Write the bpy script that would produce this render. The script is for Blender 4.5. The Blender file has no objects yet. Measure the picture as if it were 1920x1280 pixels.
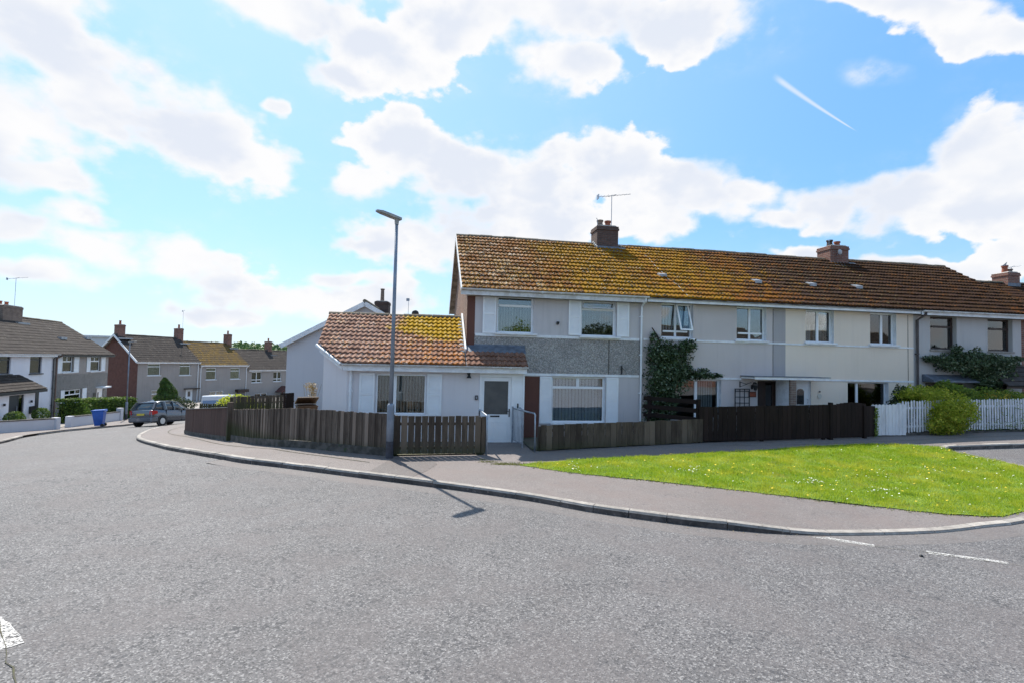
import bpy, math, random
import numpy as np
from mathutils import Vector, Matrix, noise as mnoise
from mathutils.geometry import delaunay_2d_cdt
R = math.radians
rng = random.Random(7); nrng = np.random.default_rng(7)
S = bpy.context.scene; COL = S.collection

# ---------------------------------------------------------------- camera
cam = bpy.data.cameras.new("camera"); camo = bpy.data.objects.new("camera", cam); COL.objects.link(camo); S.camera = camo
cam.sensor_width = 36; cam.lens = 36 * 946 / 1920; cam.clip_end = 3000; cam.clip_start = .05
CX = Vector((.98521, -.16980, .02304)); CD = Vector((.02927, .03431, -.99898)); CF = Vector((.16884, .98488, .03877))
camo.matrix_world = Matrix(((CX.x, -CD.x, -CF.x, 0), (CX.y, -CD.y, -CF.y, 0), (CX.z, -CD.z, -CF.z, 2.42), (0, 0, 0, 1)))

# ---------------------------------------------------------------- sky, sun, exposure
SUNV = Vector((-1.76, 4.08, 6.0)).normalized()
S.view_settings.view_transform = 'Standard'; S.view_settings.look = 'None'; S.view_settings.exposure = 1.10; S.view_settings.gamma = 1
sun = bpy.data.lights.new("sun", 'SUN'); sun.energy = 3.5; sun.angle = R(.5); sun.color = (1, .94, .84)
suno = bpy.data.objects.new("sun", sun); COL.objects.link(suno); suno.rotation_euler = (-SUNV).to_track_quat('-Z', 'Y').to_euler()
W = bpy.data.worlds.new("World"); S.world = W; W.use_nodes = True
wt = W.node_tree; wt.nodes.clear()
# cloud centres in the sky: azimuth, elevation, two radii, turn (radians)
CL = [(-0.5551,0.389,0.1406,0.1114,3.1011),(-0.4174,0.3613,0.1746,0.0886,2.8017),(-0.6099,0.4298,0.1154,0.092,-2.7711),(-0.6361,0.3058,0.1026,0.0856,-2.5173),(-0.3117,0.3255,0.0787,0.0539,2.9228),(-0.601,0.2487,0.0856,0.0353,-3.0937),(-0.5467,0.2108,0.0521,0.0299,2.882),(-0.2522,0.5623,0.1831,0.0453,-3.1386),(-0.127,0.5404,0.1648,0.0621,3.0022),(-0.1735,0.4852,0.0874,0.0302,2.9418),(0.1977,0.6193,0.3736,0.0717,3.0971),(0.2538,0.5500,0.1650,0.0560,2.9751),(0.4708,0.5803,0.1900,0.0600,3.0423),(0.0369,0.5826,0.1289,0.0545,-3.0733),(-0.0605,0.3929,0.1075,0.0692,-3.1371),(0.0764,0.3617,0.1913,0.0675,2.9966),(-0.1282,0.3257,0.07,0.0351,-2.9302),(0.216,0.3418,0.1488,0.0778,3.1251),(0.3631,0.3627,0.1437,0.0731,2.9162),(0.5127,0.3159,0.142,0.0592,2.8315),(0.4354,0.2738,0.1176,0.0484,3.0715),(0.1532,0.2869,0.192,0.05,-3.1296),(-0.0448,0.2321,0.1443,0.048,3.1238),(-0.1143,0.2099,0.0998,0.0256,-3.0612),(0.0909,0.2244,0.2235,0.0768,-3.1145),(0.2392,0.2582,0.1057,0.0607,3.1283),(0.5954,0.308,0.0799,0.0266,2.9274),(0.9336,0.2987,0.0859,0.068,1.9052),(0.8355,0.2619,0.1121,0.0534,-3.0879),(0.7281,0.2657,0.0969,0.0446,3.0679),(0.6475,0.2621,0.0503,0.0249,2.9974),(0.9328,0.2257,0.0824,0.0437,2.8926),(0.8505,0.5235,0.1388,0.0356,2.6369),(0.9298,0.464,0.09,0.0307,2.5029),(0.7666,0.5558,0.0758,0.018,2.8384),(-0.5975,0.1715,0.0668,0.031,-2.9132),(-0.5258,0.1593,0.0842,0.0363,3.1298),(-0.4008,0.1534,0.1208,0.0442,3.1029),(-0.345,0.1281,0.0658,0.0319,-3.0289),(-0.5835,0.1091,0.0883,0.0277,-3.1264),(-0.2329,0.0996,0.2151,0.0408,3.1285),(-0.0814,0.1137,0.1313,0.0408,3.1024),(-0.3665,0.067,0.1217,0.0254,-3.0761),(-0.1413,0.1453,0.1178,0.0199,-3.0752),(-0.2812,0.4185,0.0216,0.0144,-2.8174),(0.6888,0.1954,0.0672,0.0161,3.0502),(0.8607,0.1542,0.1047,0.019,2.9282),(0.9486,0.1564,0.033,0.0289,2.5873)]
CONTRAIL = (0.7087, 0.4289, 0.0859, 0.0036, 2.4323)

class NT:
    """short hand for building node trees"""
    def __init__(s, tree): s.t = tree
    def n(s, typ, **kw):
        o = s.t.nodes.new(typ)
        for k, v in kw.items(): setattr(o, k, v)
        return o
    def put(s, sock, v):
        if isinstance(v, bpy.types.NodeSocket): s.t.links.new(v, sock)
        elif v is not None:
            if sock.type == 'RGBA' and len(v) == 3: v = (*v, 1)
            sock.default_value = v
    def m(s, op, a, b=None, c=None, clamp=False):
        o = s.n('ShaderNodeMath', operation=op, use_clamp=clamp)
        for i, v in enumerate((a, b, c)):
            if v is not None: s.put(o.inputs[i], v)
        return o.outputs[0]
    def vm(s, op, a, b=None):
        o = s.n('ShaderNodeVectorMath', operation=op); s.put(o.inputs[0], a)
        if b is not None: s.put(o.inputs[1], b)
        return o.outputs['Value'] if op in ('LENGTH', 'DOT_PRODUCT') else o.outputs[0]
    def mix(s, f, a, b, mode='MIX'):
        o = s.n('ShaderNodeMix', data_type='RGBA', blend_type=mode); s.put(o.inputs[0], f); s.put(o.inputs[6], a); s.put(o.inputs[7], b); return o.outputs[2]
    def noise(s, vec, scale, detail=4, rough=.5, dist=0):
        o = s.n('ShaderNodeTexNoise'); s.put(o.inputs['Vector'], vec)
        for k, v in (('Scale', scale), ('Detail', detail), ('Roughness', rough), ('Distortion', dist)): o.inputs[k].default_value = v
        return o.outputs['Fac']
    def vor(s, vec, scale, feat='F1', out='Distance'):
        o = s.n('ShaderNodeTexVoronoi', feature=feat); s.put(o.inputs['Vector'], vec); o.inputs['Scale'].default_value = scale; return o.outputs[out]
    def ss(s, v, a, b, lo=0., hi=1.):
        o = s.n('ShaderNodeMapRange', interpolation_type='SMOOTHSTEP'); s.put(o.inputs[0], v)
        for i, k in enumerate((a, b, lo, hi)): o.inputs[i + 1].default_value = k
        return o.outputs[0]
    def mapping(s, vec, loc=(0, 0, 0), rot=(0, 0, 0), scale=(1, 1, 1), typ='POINT'):
        o = s.n('ShaderNodeMapping', vector_type=typ); s.put(o.inputs[0], vec)
        o.inputs[1].default_value = loc; o.inputs[2].default_value = rot; o.inputs[3].default_value = scale; return o.outputs[0]

def build_world():
    T = NT(wt)
    sky = T.n('ShaderNodeTexSky', sky_type='NISHITA'); sky.sun_disc = False
    sky.sun_elevation = math.asin(SUNV.z); sky.sun_rotation = math.atan2(SUNV.x, SUNV.y)
    sky.air_density = 1.0; sky.dust_density = .4; sky.ozone_density = 1.6; sky.altitude = 30
    bg1 = T.n('ShaderNodeBackground'); bg1.inputs[1].default_value = .12
    d0 = T.n('ShaderNodeTexCoord').outputs['Generated']; sdot = T.vm('DOT_PRODUCT', d0, tuple(SUNV))
    hs = T.n('ShaderNodeHueSaturation'); hs.inputs['Saturation'].default_value = 1.0; T.put(hs.inputs['Color'], T.mix(.65, sky.outputs[0], T.mix(T.ss(sdot, .45, 1.0), (.58, 1.90, 3.75), (1.6, 2.9, 3.95))))
    T.put(bg1.inputs[0], hs.outputs[0])
    d = T.n('ShaderNodeTexCoord').outputs['Generated']
    sp = T.n('ShaderNodeSeparateXYZ'); T.put(sp.inputs[0], d)
    az = T.m('ARCTAN2', sp.outputs[0], sp.outputs[1]); el = T.m('ARCSINE', sp.outputs[2])
    # ragged edges: shift the lookup a little with noise
    stretch = T.mapping(d, scale=(1, 1, 1.5))
    w1 = T.noise(stretch, 9, 3, .55); w2 = T.noise(T.mapping(d, loc=(3, 1, 2)), 9, 3, .55)
    azw = T.m('ADD', az, T.m('MULTIPLY', T.m('SUBTRACT', w1, .5), .10)); elw = T.m('ADD', el, T.m('MULTIPLY', T.m('SUBTRACT', w2, .5), .06))
    cb = T.n('ShaderNodeCombineXYZ'); T.put(cb.inputs[0], azw); T.put(cb.inputs[1], elw); P = cb.outputs[0]
    dm = None
    for (a, e, ra, rb, th) in CL:
        r = T.vm('LENGTH', T.mapping(P, (a, e, 0), (0, 0, th), (ra, rb, 1), 'TEXTURE'))
        if dm is None: dm = r
        else:
            o = T.n('ShaderNodeMath', operation='SMOOTH_MIN'); T.put(o.inputs[0], dm); T.put(o.inputs[1], r); o.inputs[2].default_value = .25; dm = o.outputs[0]
    blob = T.m('MAXIMUM', T.m('SUBTRACT', .93, dm), -.9)
    # cloud field of the rest of the sky (outside the wide angle of the street)
    gen = T.m('MULTIPLY', T.m('SUBTRACT', T.noise(T.mapping(d, loc=(1.3, 0, .4), scale=(1, 1, 1.8)), 2.2, 3, .5), .52), 4)
    out = T.ss(T.m('ABSOLUTE', az), .98, 1.12); hi = T.ss(el, .68, .85); out = T.m('MAXIMUM', out, hi)
    base = T.m('ADD', T.m('MULTIPLY', blob, T.m('SUBTRACT', 1, out)), T.m('MULTIPLY', gen, out))
    fb = T.noise(stretch, 11, 10, .62); pf = T.vor(stretch, 22, 'SMOOTH_F1')
    pf2 = T.vor(stretch, 60, 'SMOOTH_F1')
    D = T.m('ADD', base, T.m('MULTIPLY', T.m('SUBTRACT', fb, .5), 1.25))
    D = T.m('ADD', D, T.m('MULTIPLY', T.m('SUBTRACT', .45, pf), .62)); D = T.m('ADD', D, T.m('MULTIPLY', T.m('SUBTRACT', .45, pf2), .22))
    soft = T.ss(T.noise(T.mapping(d, loc=(5, 2, 7)), 4, 3, .5), .38, .60, .12, .60)
    al = T.n('ShaderNodeMapRange', interpolation_type='SMOOTHSTEP'); T.put(al.inputs[0], D); al.inputs[1].default_value = -.06; T.put(al.inputs[2], soft); alpha = al.outputs[0]
    veil = T.m('MULTIPLY', T.ss(base, -.8, .35), T.m('MULTIPLY', T.ss(fb, .42, .75), .22))
    r = T.vm('LENGTH', T.mapping(cb.outputs[0] if False else P, (CONTRAIL[0], CONTRAIL[1], 0), (0, 0, CONTRAIL[4]), (CONTRAIL[2], CONTRAIL[3], 1), 'TEXTURE'))
    c0 = T.n('ShaderNodeCombineXYZ'); T.put(c0.inputs[0], az); T.put(c0.inputs[1], el)
    loc = T.mapping(c0.outputs[0], (CONTRAIL[0], CONTRAIL[1], 0), (0, 0, CONTRAIL[4]), (CONTRAIL[2], CONTRAIL[3], 1), 'TEXTURE')
    ls = T.n('ShaderNodeSeparateXYZ'); T.put(ls.inputs[0], loc)
    along = T.ss(T.m('ABSOLUTE', ls.outputs[0]), 1.0, .7); wid = T.m('DIVIDE', T.m('ABSOLUTE', ls.outputs[1]), T.m('ADD', .75, T.m('MULTIPLY', ls.outputs[0], .6)))
    wisp = T.m('MULTIPLY', T.ss(T.vm('LENGTH', T.mapping(P, (.7917, .4549, 0), (0, 0, 2.9), (.06, .020, 1), 'TEXTURE')), 1.2, .1), T.ss(fb, .35, .7, 0, .75))
    con = T.m('MULTIPLY', T.m('MULTIPLY', along, T.ss(wid, 1.5, .1)), .55)
    haze = T.ss(el, .26, -.02, 0, .6)
    alpha = T.m('MAXIMUM', alpha, T.m('MAXIMUM', T.m('MAXIMUM', veil, wisp), con))
    # cloud bodies: bright rims, greyer bellies
    big = T.noise(T.mapping(d, loc=(0, 0, -.035), scale=(1, 1, 1.6)), 5, 4, .5)
    grey = T.m('MAXIMUM', T.m('MULTIPLY', T.ss(D, .12, .75), T.ss(big, .40, .60)), T.m('MULTIPLY', T.ss(D, .1, .5), T.ss(T.noise(T.mapping(d, loc=(0, 0, -.012), scale=(1, 1, 1.5)), 13, 6, .6), .50, .68, 0, .5)))
    ccol = T.mix(grey, (1.0, 1.0, 1.01), (.80, .85, .95))
    bg2 = T.n('ShaderNodeBackground'); T.put(bg2.inputs[0], ccol); bg2.inputs[1].default_value = .462
    bgh = T.n('ShaderNodeBackground'); bgh.inputs[0].default_value = (.74, .90, 1.0, 1); bgh.inputs[1].default_value = .47
    m0 = T.n('ShaderNodeMixShader'); T.put(m0.inputs[0], haze); T.put(m0.inputs[1], bg1.outputs[0]); T.put(m0.inputs[2], bgh.outputs[0])
    ms = T.n('ShaderNodeMixShader'); T.put(ms.inputs[0], alpha); T.put(ms.inputs[1], m0.outputs[0]); T.put(ms.inputs[2], bg2.outputs[0])
    wo = T.n('ShaderNodeOutputWorld'); T.put(wo.inputs[0], ms.outputs[0])
build_world()
W.cycles.sampling_method = 'MANUAL'; W.cycles.sample_map_resolution = 512
S.cycles.max_bounces = 6; S.cycles.diffuse_bounces = 3; S.cycles.glossy_bounces = 3; S.cycles.transparent_max_bounces = 10
S.cycles.use_adaptive_sampling = True; S.cycles.adaptive_threshold = .02

# ---------------------------------------------------------------- materials
MATS = {}
def mat(name, c1, c2=None, scale=4, detail=5, rough=.75, bump=0, bscale=60, isl=0, metal=0, spec=.4, lo=.35, hi=.65, stretch=(1, 1, 1), c3=None, s3=30, a3=(.6, .7), coat=0):
    """plain procedural surface: two tones by noise, optional third tone as specks, per-piece variation, bump"""
    if name in MATS: return MATS[name]
    m = bpy.data.materials.new(name); m.use_nodes = True; T = NT(m.node_tree); b = m.node_tree.nodes['Principled BSDF']
    geo = T.n('ShaderNodeNewGeometry'); pos = T.mapping(geo.outputs['Position'], scale=stretch)
    col = None
    if c2 is not None: col = T.mix(T.ss(T.noise(pos, scale, detail, .6), lo, hi), c1, c2)
    if c3 is not None: col = T.mix(T.ss(T.noise(pos, s3, 3, .6), *a3), col if col is not None else c1, c3)
    if isl:
        f = T.ss(geo.outputs['Random Per Island'], 0, 1, 1 - isl, 1 + isl)
        vv = T.n('ShaderNodeVectorMath', operation='SCALE'); T.put(vv.inputs[0], col if col is not None else (*c1,)); T.put(vv.inputs['Scale'], f); col = vv.outputs[0]
    T.put(b.inputs['Base Color'], col if col is not None else c1)
    b.inputs['Roughness'].default_value = rough; b.inputs['Metallic'].default_value = metal; b.inputs['Specular IOR Level'].default_value = spec; b.inputs['Coat Weight'].default_value = coat
    if bump:
        bm = T.n('ShaderNodeBump'); bm.inputs['Strength'].default_value = bump; bm.inputs['Distance'].default_value = .02
        T.put(bm.inputs['Height'], T.noise(pos, bscale, 4, .6)); T.put(b.inputs['Normal'], bm.outputs[0])
    MATS[name] = m; return m

def custom(name):
    m = bpy.data.materials.new(name); m.use_nodes = True; MATS[name] = m
    T = NT(m.node_tree); return m, T, m.node_tree.nodes['Principled BSDF'], T.n('ShaderNodeNewGeometry')

def m_asphalt(name, base, pale, dark, grit, chip=75):
    m, T, b, g_ = custom(name); p = g_.outputs['Position']
    big = T.noise(p, .45, 4, .6); mid = T.noise(p, 5, 5, .65)
    c = T.mix(T.ss(big, .3, .7), base, pale)
    c = T.mix(T.ss(mid, .52, .78, 0, .35), c, tuple(x * .62 for x in base))
    rub = T.ss(T.noise(T.mapping(p, loc=(7, 3, 0)), .9, 5, .65), .44, .62); g0 = grit; grit = T.m('MULTIPLY', T.m('SUBTRACT', 1, T.m('MULTIPLY', rub, .40)), g0)
    c = T.mix(T.m('MULTIPLY', rub, .45), c, tuple(x * y for x, y in zip(base, (1.08, .99, .97))))
    v = T.vor(p, chip, 'F1', 'Color'); s = T.n('ShaderNodeSeparateColor'); T.put(s.inputs[0], v); r = s.outputs[0]
    v2 = T.vor(p, chip * .42, 'F1', 'Color'); s2 = T.n('ShaderNodeSeparateColor'); T.put(s2.inputs[0], v2)
    c = T.mix(T.m('MULTIPLY', T.ss(r, .0, .35, 1, 0), grit), c, dark)
    c = T.mix(T.m('MULTIPLY', T.ss(r, .70, 1, 0, .62), grit), c, (.38, .365, .36))
    worn = T.ss(T.noise(p, 2.2, 5, .7), .42, .62)
    c = T.mix(T.m('MULTIPLY', T.m('MULTIPLY', T.ss(s2.outputs[1], .72, .92), worn), grit), c, (.05, .05, .055))
    v3 = T.n('ShaderNodeTexVoronoi'); T.put(v3.inputs['Vector'], p); v3.inputs['Scale'].default_value = chip * .55; s3_ = T.n('ShaderNodeSeparateColor'); T.put(s3_.inputs[0], v3.outputs['Color'])
    c = T.mix(T.m('MULTIPLY', T.m('MULTIPLY', T.ss(s3_.outputs[2], .955, .965), T.ss(v3.outputs['Distance'], .42, .28)), grit), c, (.42, .40, .37))
    T.put(b.inputs['Base Color'], c); b.inputs['Roughness'].default_value = .78; b.inputs['Specular IOR Level'].default_value = .35
    bm = T.n('ShaderNodeBump'); bm.inputs['Strength'].default_value = .55 * g0; bm.inputs['Distance'].default_value = .012
    T.put(bm.inputs['Height'], T.m('ADD', T.vor(p, chip), T.m('MULTIPLY', T.noise(p, 30, 5, .7), 1.2))); T.put(b.inputs['Normal'], bm.outputs[0])
    return m

def m_render(name, c, dirt, rough=.85, streak=.35):
    m, T, b, g_ = custom(name); p = g_.outputs['Position']
    st = T.noise(T.mapping(p, scale=(3.2, 3.2, .22)), 1.6, 5, .65); bl = T.noise(p, .9, 4, .6)
    k = T.mix(T.m('MULTIPLY', T.ss(st, .45, .8), streak), c, dirt); k = T.mix(T.ss(bl, .4, .75, 0, streak * .6), k, dirt); k = T.mix(T.m('MULTIPLY', T.ss(T.noise(T.mapping(p, scale=(7, 7, .35)), 2.2, 4, .7), .60, .78), streak * .8), k, tuple(x * .62 for x in dirt))
    T.put(b.inputs['Base Color'], k); b.inputs['Roughness'].default_value = rough; b.inputs['Specular IOR Level'].default_value = .25
    bm = T.n('ShaderNodeBump'); bm.inputs['Strength'].default_value = .25; bm.inputs['Distance'].default_value = .006
    T.put(bm.inputs['Height'], T.noise(p, 70, 4, .6)); T.put(b.inputs['Normal'], bm.outputs[0]); return m

def m_dash(name, tones, scale=55):
    m, T, b, g_ = custom(name); p = g_.outputs['Position']
    v = T.n('ShaderNodeTexVoronoi'); T.put(v.inputs['Vector'], p); v.inputs['Scale'].default_value = scale
    s = T.n('ShaderNodeSeparateColor'); T.put(s.inputs[0], v.outputs['Color'])
    cr = T.n('ShaderNodeValToRGB'); cr.color_ramp.interpolation = 'CONSTANT'; T.put(cr.inputs[0], s.outputs[0])
    e = cr.color_ramp.elements; e[0].color = (*tones[0], 1); e[1].position = 1 / len(tones); e[1].color = (*tones[1], 1)
    for i in range(2, len(tones)): q = e.new(i / len(tones)); q.color = (*tones[i], 1)
    c = T.mix(T.ss(T.noise(p, 1.3, 5, .65), .4, .75, 0, .35), cr.outputs[0], tuple(x * .55 for x in tones[0]))
    T.put(b.inputs['Base Color'], c); b.inputs['Roughness'].default_value = .9; b.inputs['Specular IOR Level'].default_value = .2
    bm = T.n('ShaderNodeBump'); bm.inputs['Strength'].default_value = .9; bm.inputs['Distance'].default_value = .012
    T.put(bm.inputs['Height'], T.m('SUBTRACT', 1, v.outputs['Distance'])); T.put(b.inputs['Normal'], bm.outputs[0]); return m

def m_brick(name, c1, c2, mortar, w=.225, h=.075, rot=0):
    m, T, b, g_ = custom(name)
    tc = T.n('ShaderNodeTexCoord').outputs['Object']
    sp = T.n('ShaderNodeSeparateXYZ'); T.put(sp.inputs[0], tc); cb = T.n('ShaderNodeCombineXYZ'); T.put(cb.inputs[0], T.m('ADD', sp.outputs[0], sp.outputs[1])); T.put(cb.inputs[1], sp.outputs[2])
    br = T.n('ShaderNodeTexBrick'); T.put(br.inputs['Vector'], cb.outputs[0])
    for k, v in (('Color1', (*c1, 1)), ('Color2', (*c2, 1)), ('Mortar', (*mortar, 1)), ('Scale', 1), ('Mortar Size', .008), ('Brick Width', w), ('Row Height', h)): br.inputs[k].default_value = v
    c = T.mix(T.ss(T.noise(tc, 2.5, 5, .65), .4, .75, 0, .5), br.outputs['Color'], tuple(x * .4 for x in c1))
    T.put(b.inputs['Base Color'], c); b.inputs['Roughness'].default_value = .88
    bm = T.n('ShaderNodeBump'); bm.inputs['Strength'].default_value = .5; bm.inputs['Distance'].default_value = .01; bm.invert = True
    T.put(bm.inputs['Height'], br.outputs['Fac']); T.put(b.inputs['Normal'], bm.outputs[0]); return m

def m_tile(name, clay, clay2, lich, region):
    """concrete / clay roof tile with lichen and moss that grows in patches; region(T, x, y, z) weights yellow lichen, orange lichen and moss"""
    m, T, b, g_ = custom(name); p = g_.outputs['Position']; sp = T.n('ShaderNodeSeparateXYZ'); T.put(sp.inputs[0], p)
    isl = g_.outputs['Random Per Island']
    c = T.mix(isl, clay, clay2); c = T.mix(T.ss(T.noise(p, 7, 5, .7), .4, .7, 0, .6), c, tuple(x * .45 for x in clay))
    wy, wo, wm, ww = region(T, sp.outputs[0], sp.outputs[1], sp.outputs[2])
    n1 = T.noise(T.mapping(p, loc=(4, 2, 1)), 13, 6, .75); n2 = T.noise(T.mapping(p, loc=(9, 5, 1)), 9, 6, .72); n3 = T.noise(T.mapping(p, loc=(1, 8, 3)), 24, 4, .7)
    jit = T.m('MULTIPLY', T.m('SUBTRACT', isl, .5), .10)
    def layer(col, n, w, colr, sharp=.06):
        f = T.m('SUBTRACT', T.m('ADD', T.m('ADD', n, jit), w), 1.0)
        return T.mix(T.ss(f, -sharp, sharp), col, colr)
    c = layer(c, n2, wm, lich[2]); c = layer(c, T.noise(T.mapping(p, loc=(2, 3, 9)), 11, 6, .75), wo, lich[1]); c = layer(c, n1, wy, lich[0]); c = layer(c, n3, ww, (.62, .60, .53), .03)
    T.put(b.inputs['Base Color'], c); b.inputs['Roughness'].default_value = .9; b.inputs['Specular IOR Level'].default_value = .1
    bm = T.n('ShaderNodeBump'); bm.inputs['Strength'].default_value = .6; bm.inputs['Distance'].default_value = .012
    T.put(bm.inputs['Height'], T.noise(p, 45, 5, .7)); T.put(b.inputs['Normal'], bm.outputs[0]); return m

def m_wood(name, c1, c2, dark, isl=.3, rough=.85, green=0):
    m, T, b, g_ = custom(name); p = g_.outputs['Position']
    gr = T.noise(T.mapping(p, scale=(14, 14, .9)), 3, 6, .7); big = T.noise(T.mapping(p, scale=(2, 2, .5)), 2, 4, .6)
    i = g_.outputs['Random Per Island']
    c = T.mix(T.ss(gr, .35, .65), c1, c2); c = T.mix(T.ss(big, .42, .7, 0, .75), c, dark)
    c = T.mix(T.m('MULTIPLY', i, isl), c, dark)
    c = T.mix(T.ss(T.m('FRACT', T.m('MULTIPLY', i, 7.3)), .7, 1, 0, isl), c, tuple(min(1, x * 1.5) for x in c1))
    if green:
        sp = T.n('ShaderNodeSeparateXYZ'); T.put(sp.inputs[0], p)
        c = T.mix(T.m('MULTIPLY', T.ss(T.m('ADD', sp.outputs[2], T.m('MULTIPLY', gr, .35)), .55, .15), green), c, (.045, .055, .022))
    T.put(b.inputs['Base Color'], c); b.inputs['Roughness'].default_value = rough; b.inputs['Specular IOR Level'].default_value = .12
    bm = T.n('ShaderNodeBump'); bm.inputs['Strength'].default_value = .4; bm.inputs['Distance'].default_value = .006
    T.put(bm.inputs['Height'], gr); T.put(b.inputs['Normal'], bm.outputs[0]); return m

def m_leaf(name, a, b_, tip=None, trans=.35):
    m, T, b, g_ = custom(name); i = g_.outputs['Random Per Island']; p = g_.outputs['Position']
    c = T.mix(i, a, b_); c = T.mix(T.ss(T.noise(p, 3.5, 3, .6), .4, .65, 0, .6), c, tuple(x * .5 for x in a))
    if tip: c = T.mix(T.ss(i, .80, .95), c, tip)
    T.put(b.inputs['Base Color'], c); b.inputs['Roughness'].default_value = .55; b.inputs['Specular IOR Level'].default_value = .35
    tr = T.n('ShaderNodeBsdfTranslucent'); T.put(tr.inputs[0], c); ms = T.n('ShaderNodeMixShader'); ms.inputs[0].default_value = trans
    T.put(ms.inputs[1], b.outputs[0]); T.put(ms.inputs[2], tr.outputs[0]); T.put(m.node_tree.nodes['Material Output'].inputs[0], ms.outputs[0]); return m

def m_glass(name, refl=.12, tint=(.85, .9, .9), rough=.015):
    m, T, b, g_ = custom(name)
    lw = T.n('ShaderNodeFresnel'); lw.inputs[0].default_value = 1.5
    f = T.m('ADD', T.m('MULTIPLY', lw.outputs[0], 1.0), refl, clamp=True)
    tr = T.n('ShaderNodeBsdfTransparent'); tr.inputs[0].default_value = (*tint, 1); gl = T.n('ShaderNodeBsdfGlossy'); gl.inputs['Roughness'].default_value = rough
    bm = T.n('ShaderNodeBump'); bm.inputs['Strength'].default_value = .06; bm.inputs['Distance'].default_value = .02; T.put(bm.inputs['Height'], T.noise(g_.outputs['Position'], 1.6, 1, .4)); T.put(gl.inputs['Normal'], bm.outputs[0])
    ms = T.n('ShaderNodeMixShader'); T.put(ms.inputs[0], f); T.put(ms.inputs[1], tr.outputs[0]); T.put(ms.inputs[2], gl.outputs[0])
    T.put(m.node_tree.nodes['Material Output'].inputs[0], ms.outputs[0]); return m

A_ROAD = m_asphalt('asphalt_road', (.116, .111, .113), (.138, .131, .133), (.042, .041, .044), .86, 72)
A_EDGE = m_asphalt('asphalt_channel', (.133, .121, .119), (.152, .138, .134), (.075, .072, .072), .40, 70)
A_PATH = m_asphalt('asphalt_path', (.155, .134, .128), (.18, .155, .148), (.085, .077, .074), .42, 90)
A_PATCH = m_asphalt('asphalt_patch', (.115, .10, .096), (.13, .115, .11), (.07, .063, .062), .4, 90)
CONC = mat('concrete_kerb', (.36, .33, .30), (.26, .235, .215), 6, rough=.85, bump=.4, bscale=50, isl=.16, c3=(.12, .11, .10), s3=22, a3=(.62, .72))
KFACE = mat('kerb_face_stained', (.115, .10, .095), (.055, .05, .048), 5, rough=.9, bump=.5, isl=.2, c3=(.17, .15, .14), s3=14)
CONCD = mat('concrete_dark', (.11, .10, .09), (.05, .046, .04), 5, rough=.9, bump=.4, c3=(.05, .07, .03), s3=8)
SLAB = mat('concrete_slab', (.30, .27, .25), (.22, .20, .185), 3, rough=.85, bump=.3)
PAINT_RD = custom('road_paint')[0]
def _paint():
    T = NT(PAINT_RD.node_tree); b = PAINT_RD.node_tree.nodes['Principled BSDF']; p = T.n('ShaderNodeNewGeometry').outputs['Position']
    n = T.m('ADD', T.m('MULTIPLY', T.noise(p, 16, 5, .7), .65), T.m('MULTIPLY', T.vor(p, 62, 'F1'), .5))
    T.put(b.inputs['Base Color'], T.mix(T.ss(T.noise(p, 30, 4, .6), .4, .7), (.50, .485, .47), (.33, .315, .305))); b.inputs['Roughness'].default_value = .7
    tr = T.n('ShaderNodeBsdfTransparent'); ms = T.n('ShaderNodeMixShader'); T.put(ms.inputs[0], T.ss(n, .54, .74)); T.put(ms.inputs[1], b.outputs[0]); T.put(ms.inputs[2], tr.outputs[0])
    T.put(PAINT_RD.node_tree.nodes['Material Output'].inputs[0], ms.outputs[0])
_paint()
R_GREY = m_render('render_grey', (.54, .51, .52), (.34, .32, .32))
R_GREYB = m_render('render_warm_grey', (.56, .51, .50), (.39, .355, .35), streak=.25)
R_GREYB2 = m_render('render_mid_grey', (.40, .38, .385), (.31, .29, .295), streak=.25)
R_CREAM = m_render('render_cream', (.76, .66, .555), (.58, .50, .42), streak=.22)
R_LIGHT = m_render('render_light', (.69, .66, .68), (.52, .49, .50), streak=.2)
R_PALE = m_render('render_pale_blue', (.56, .56, .60), (.42, .42, .45), streak=.2)
R_D = m_render('render_cool_grey', (.48, .465, .46), (.32, .31, .305), streak=.4)
R_WHITE = m_render('render_white', (.78, .77, .82), (.5, .48, .5), streak=.15)
R_WGREY = m_render('render_worn_grey', (.33, .30, .285), (.2, .185, .175), streak=.4)
BROWN = m_render('paint_brown', (.135, .062, .048), (.075, .038, .03), streak=.5)
BROWNL = m_dash('pebbledash_brown', [(.24, .16, .125), (.30, .21, .17), (.17, .11, .09), (.34, .26, .21)], 45)
DASH = m_dash('pebbledash_grey', [(.31, .30, .29), (.40, .385, .37), (.21, .205, .20), (.47, .45, .43), (.33, .29, .27), (.27, .265, .265)], 42)
DASHD = m_dash('pebbledash_dark', [(.21, .20, .19), (.28, .265, .25), (.14, .135, .13), (.32, .30, .28)], 30)
BRICK = m_brick('brick_red', (.17, .07, .05), (.24, .10, .075), (.25, .22, .19))
BRICKD = m_brick('brick_sooty', (.085, .05, .042), (.13, .075, .06), (.11, .095, .085))
BRICKB = m_brick('brick_brown', (.16, .105, .08), (.22, .15, .115), (.28, .25, .22))
WHITE = mat('upvc_white', (.82, .84, .87), (.76, .78, .81), 2, rough=.35, spec=.5)
WHITEP = mat('paint_white', (.80, .82, .85), (.68, .69, .72), 5, rough=.6, bump=.2)
WHITED = mat('upvc_weathered', (.70, .71, .73), (.52, .51, .50), 4, rough=.5)
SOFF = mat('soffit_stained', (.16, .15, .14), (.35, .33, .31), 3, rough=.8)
DARKIN = mat('dark_interior', (.02, .018, .017), rough=.9)
ROOMIN = mat('room_interior', (.075, .065, .06), (.04, .035, .03), 1.5, rough=.9)
BLIND = mat('blind_fabric', (.50, .48, .45), rough=.8, isl=.1)
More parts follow.
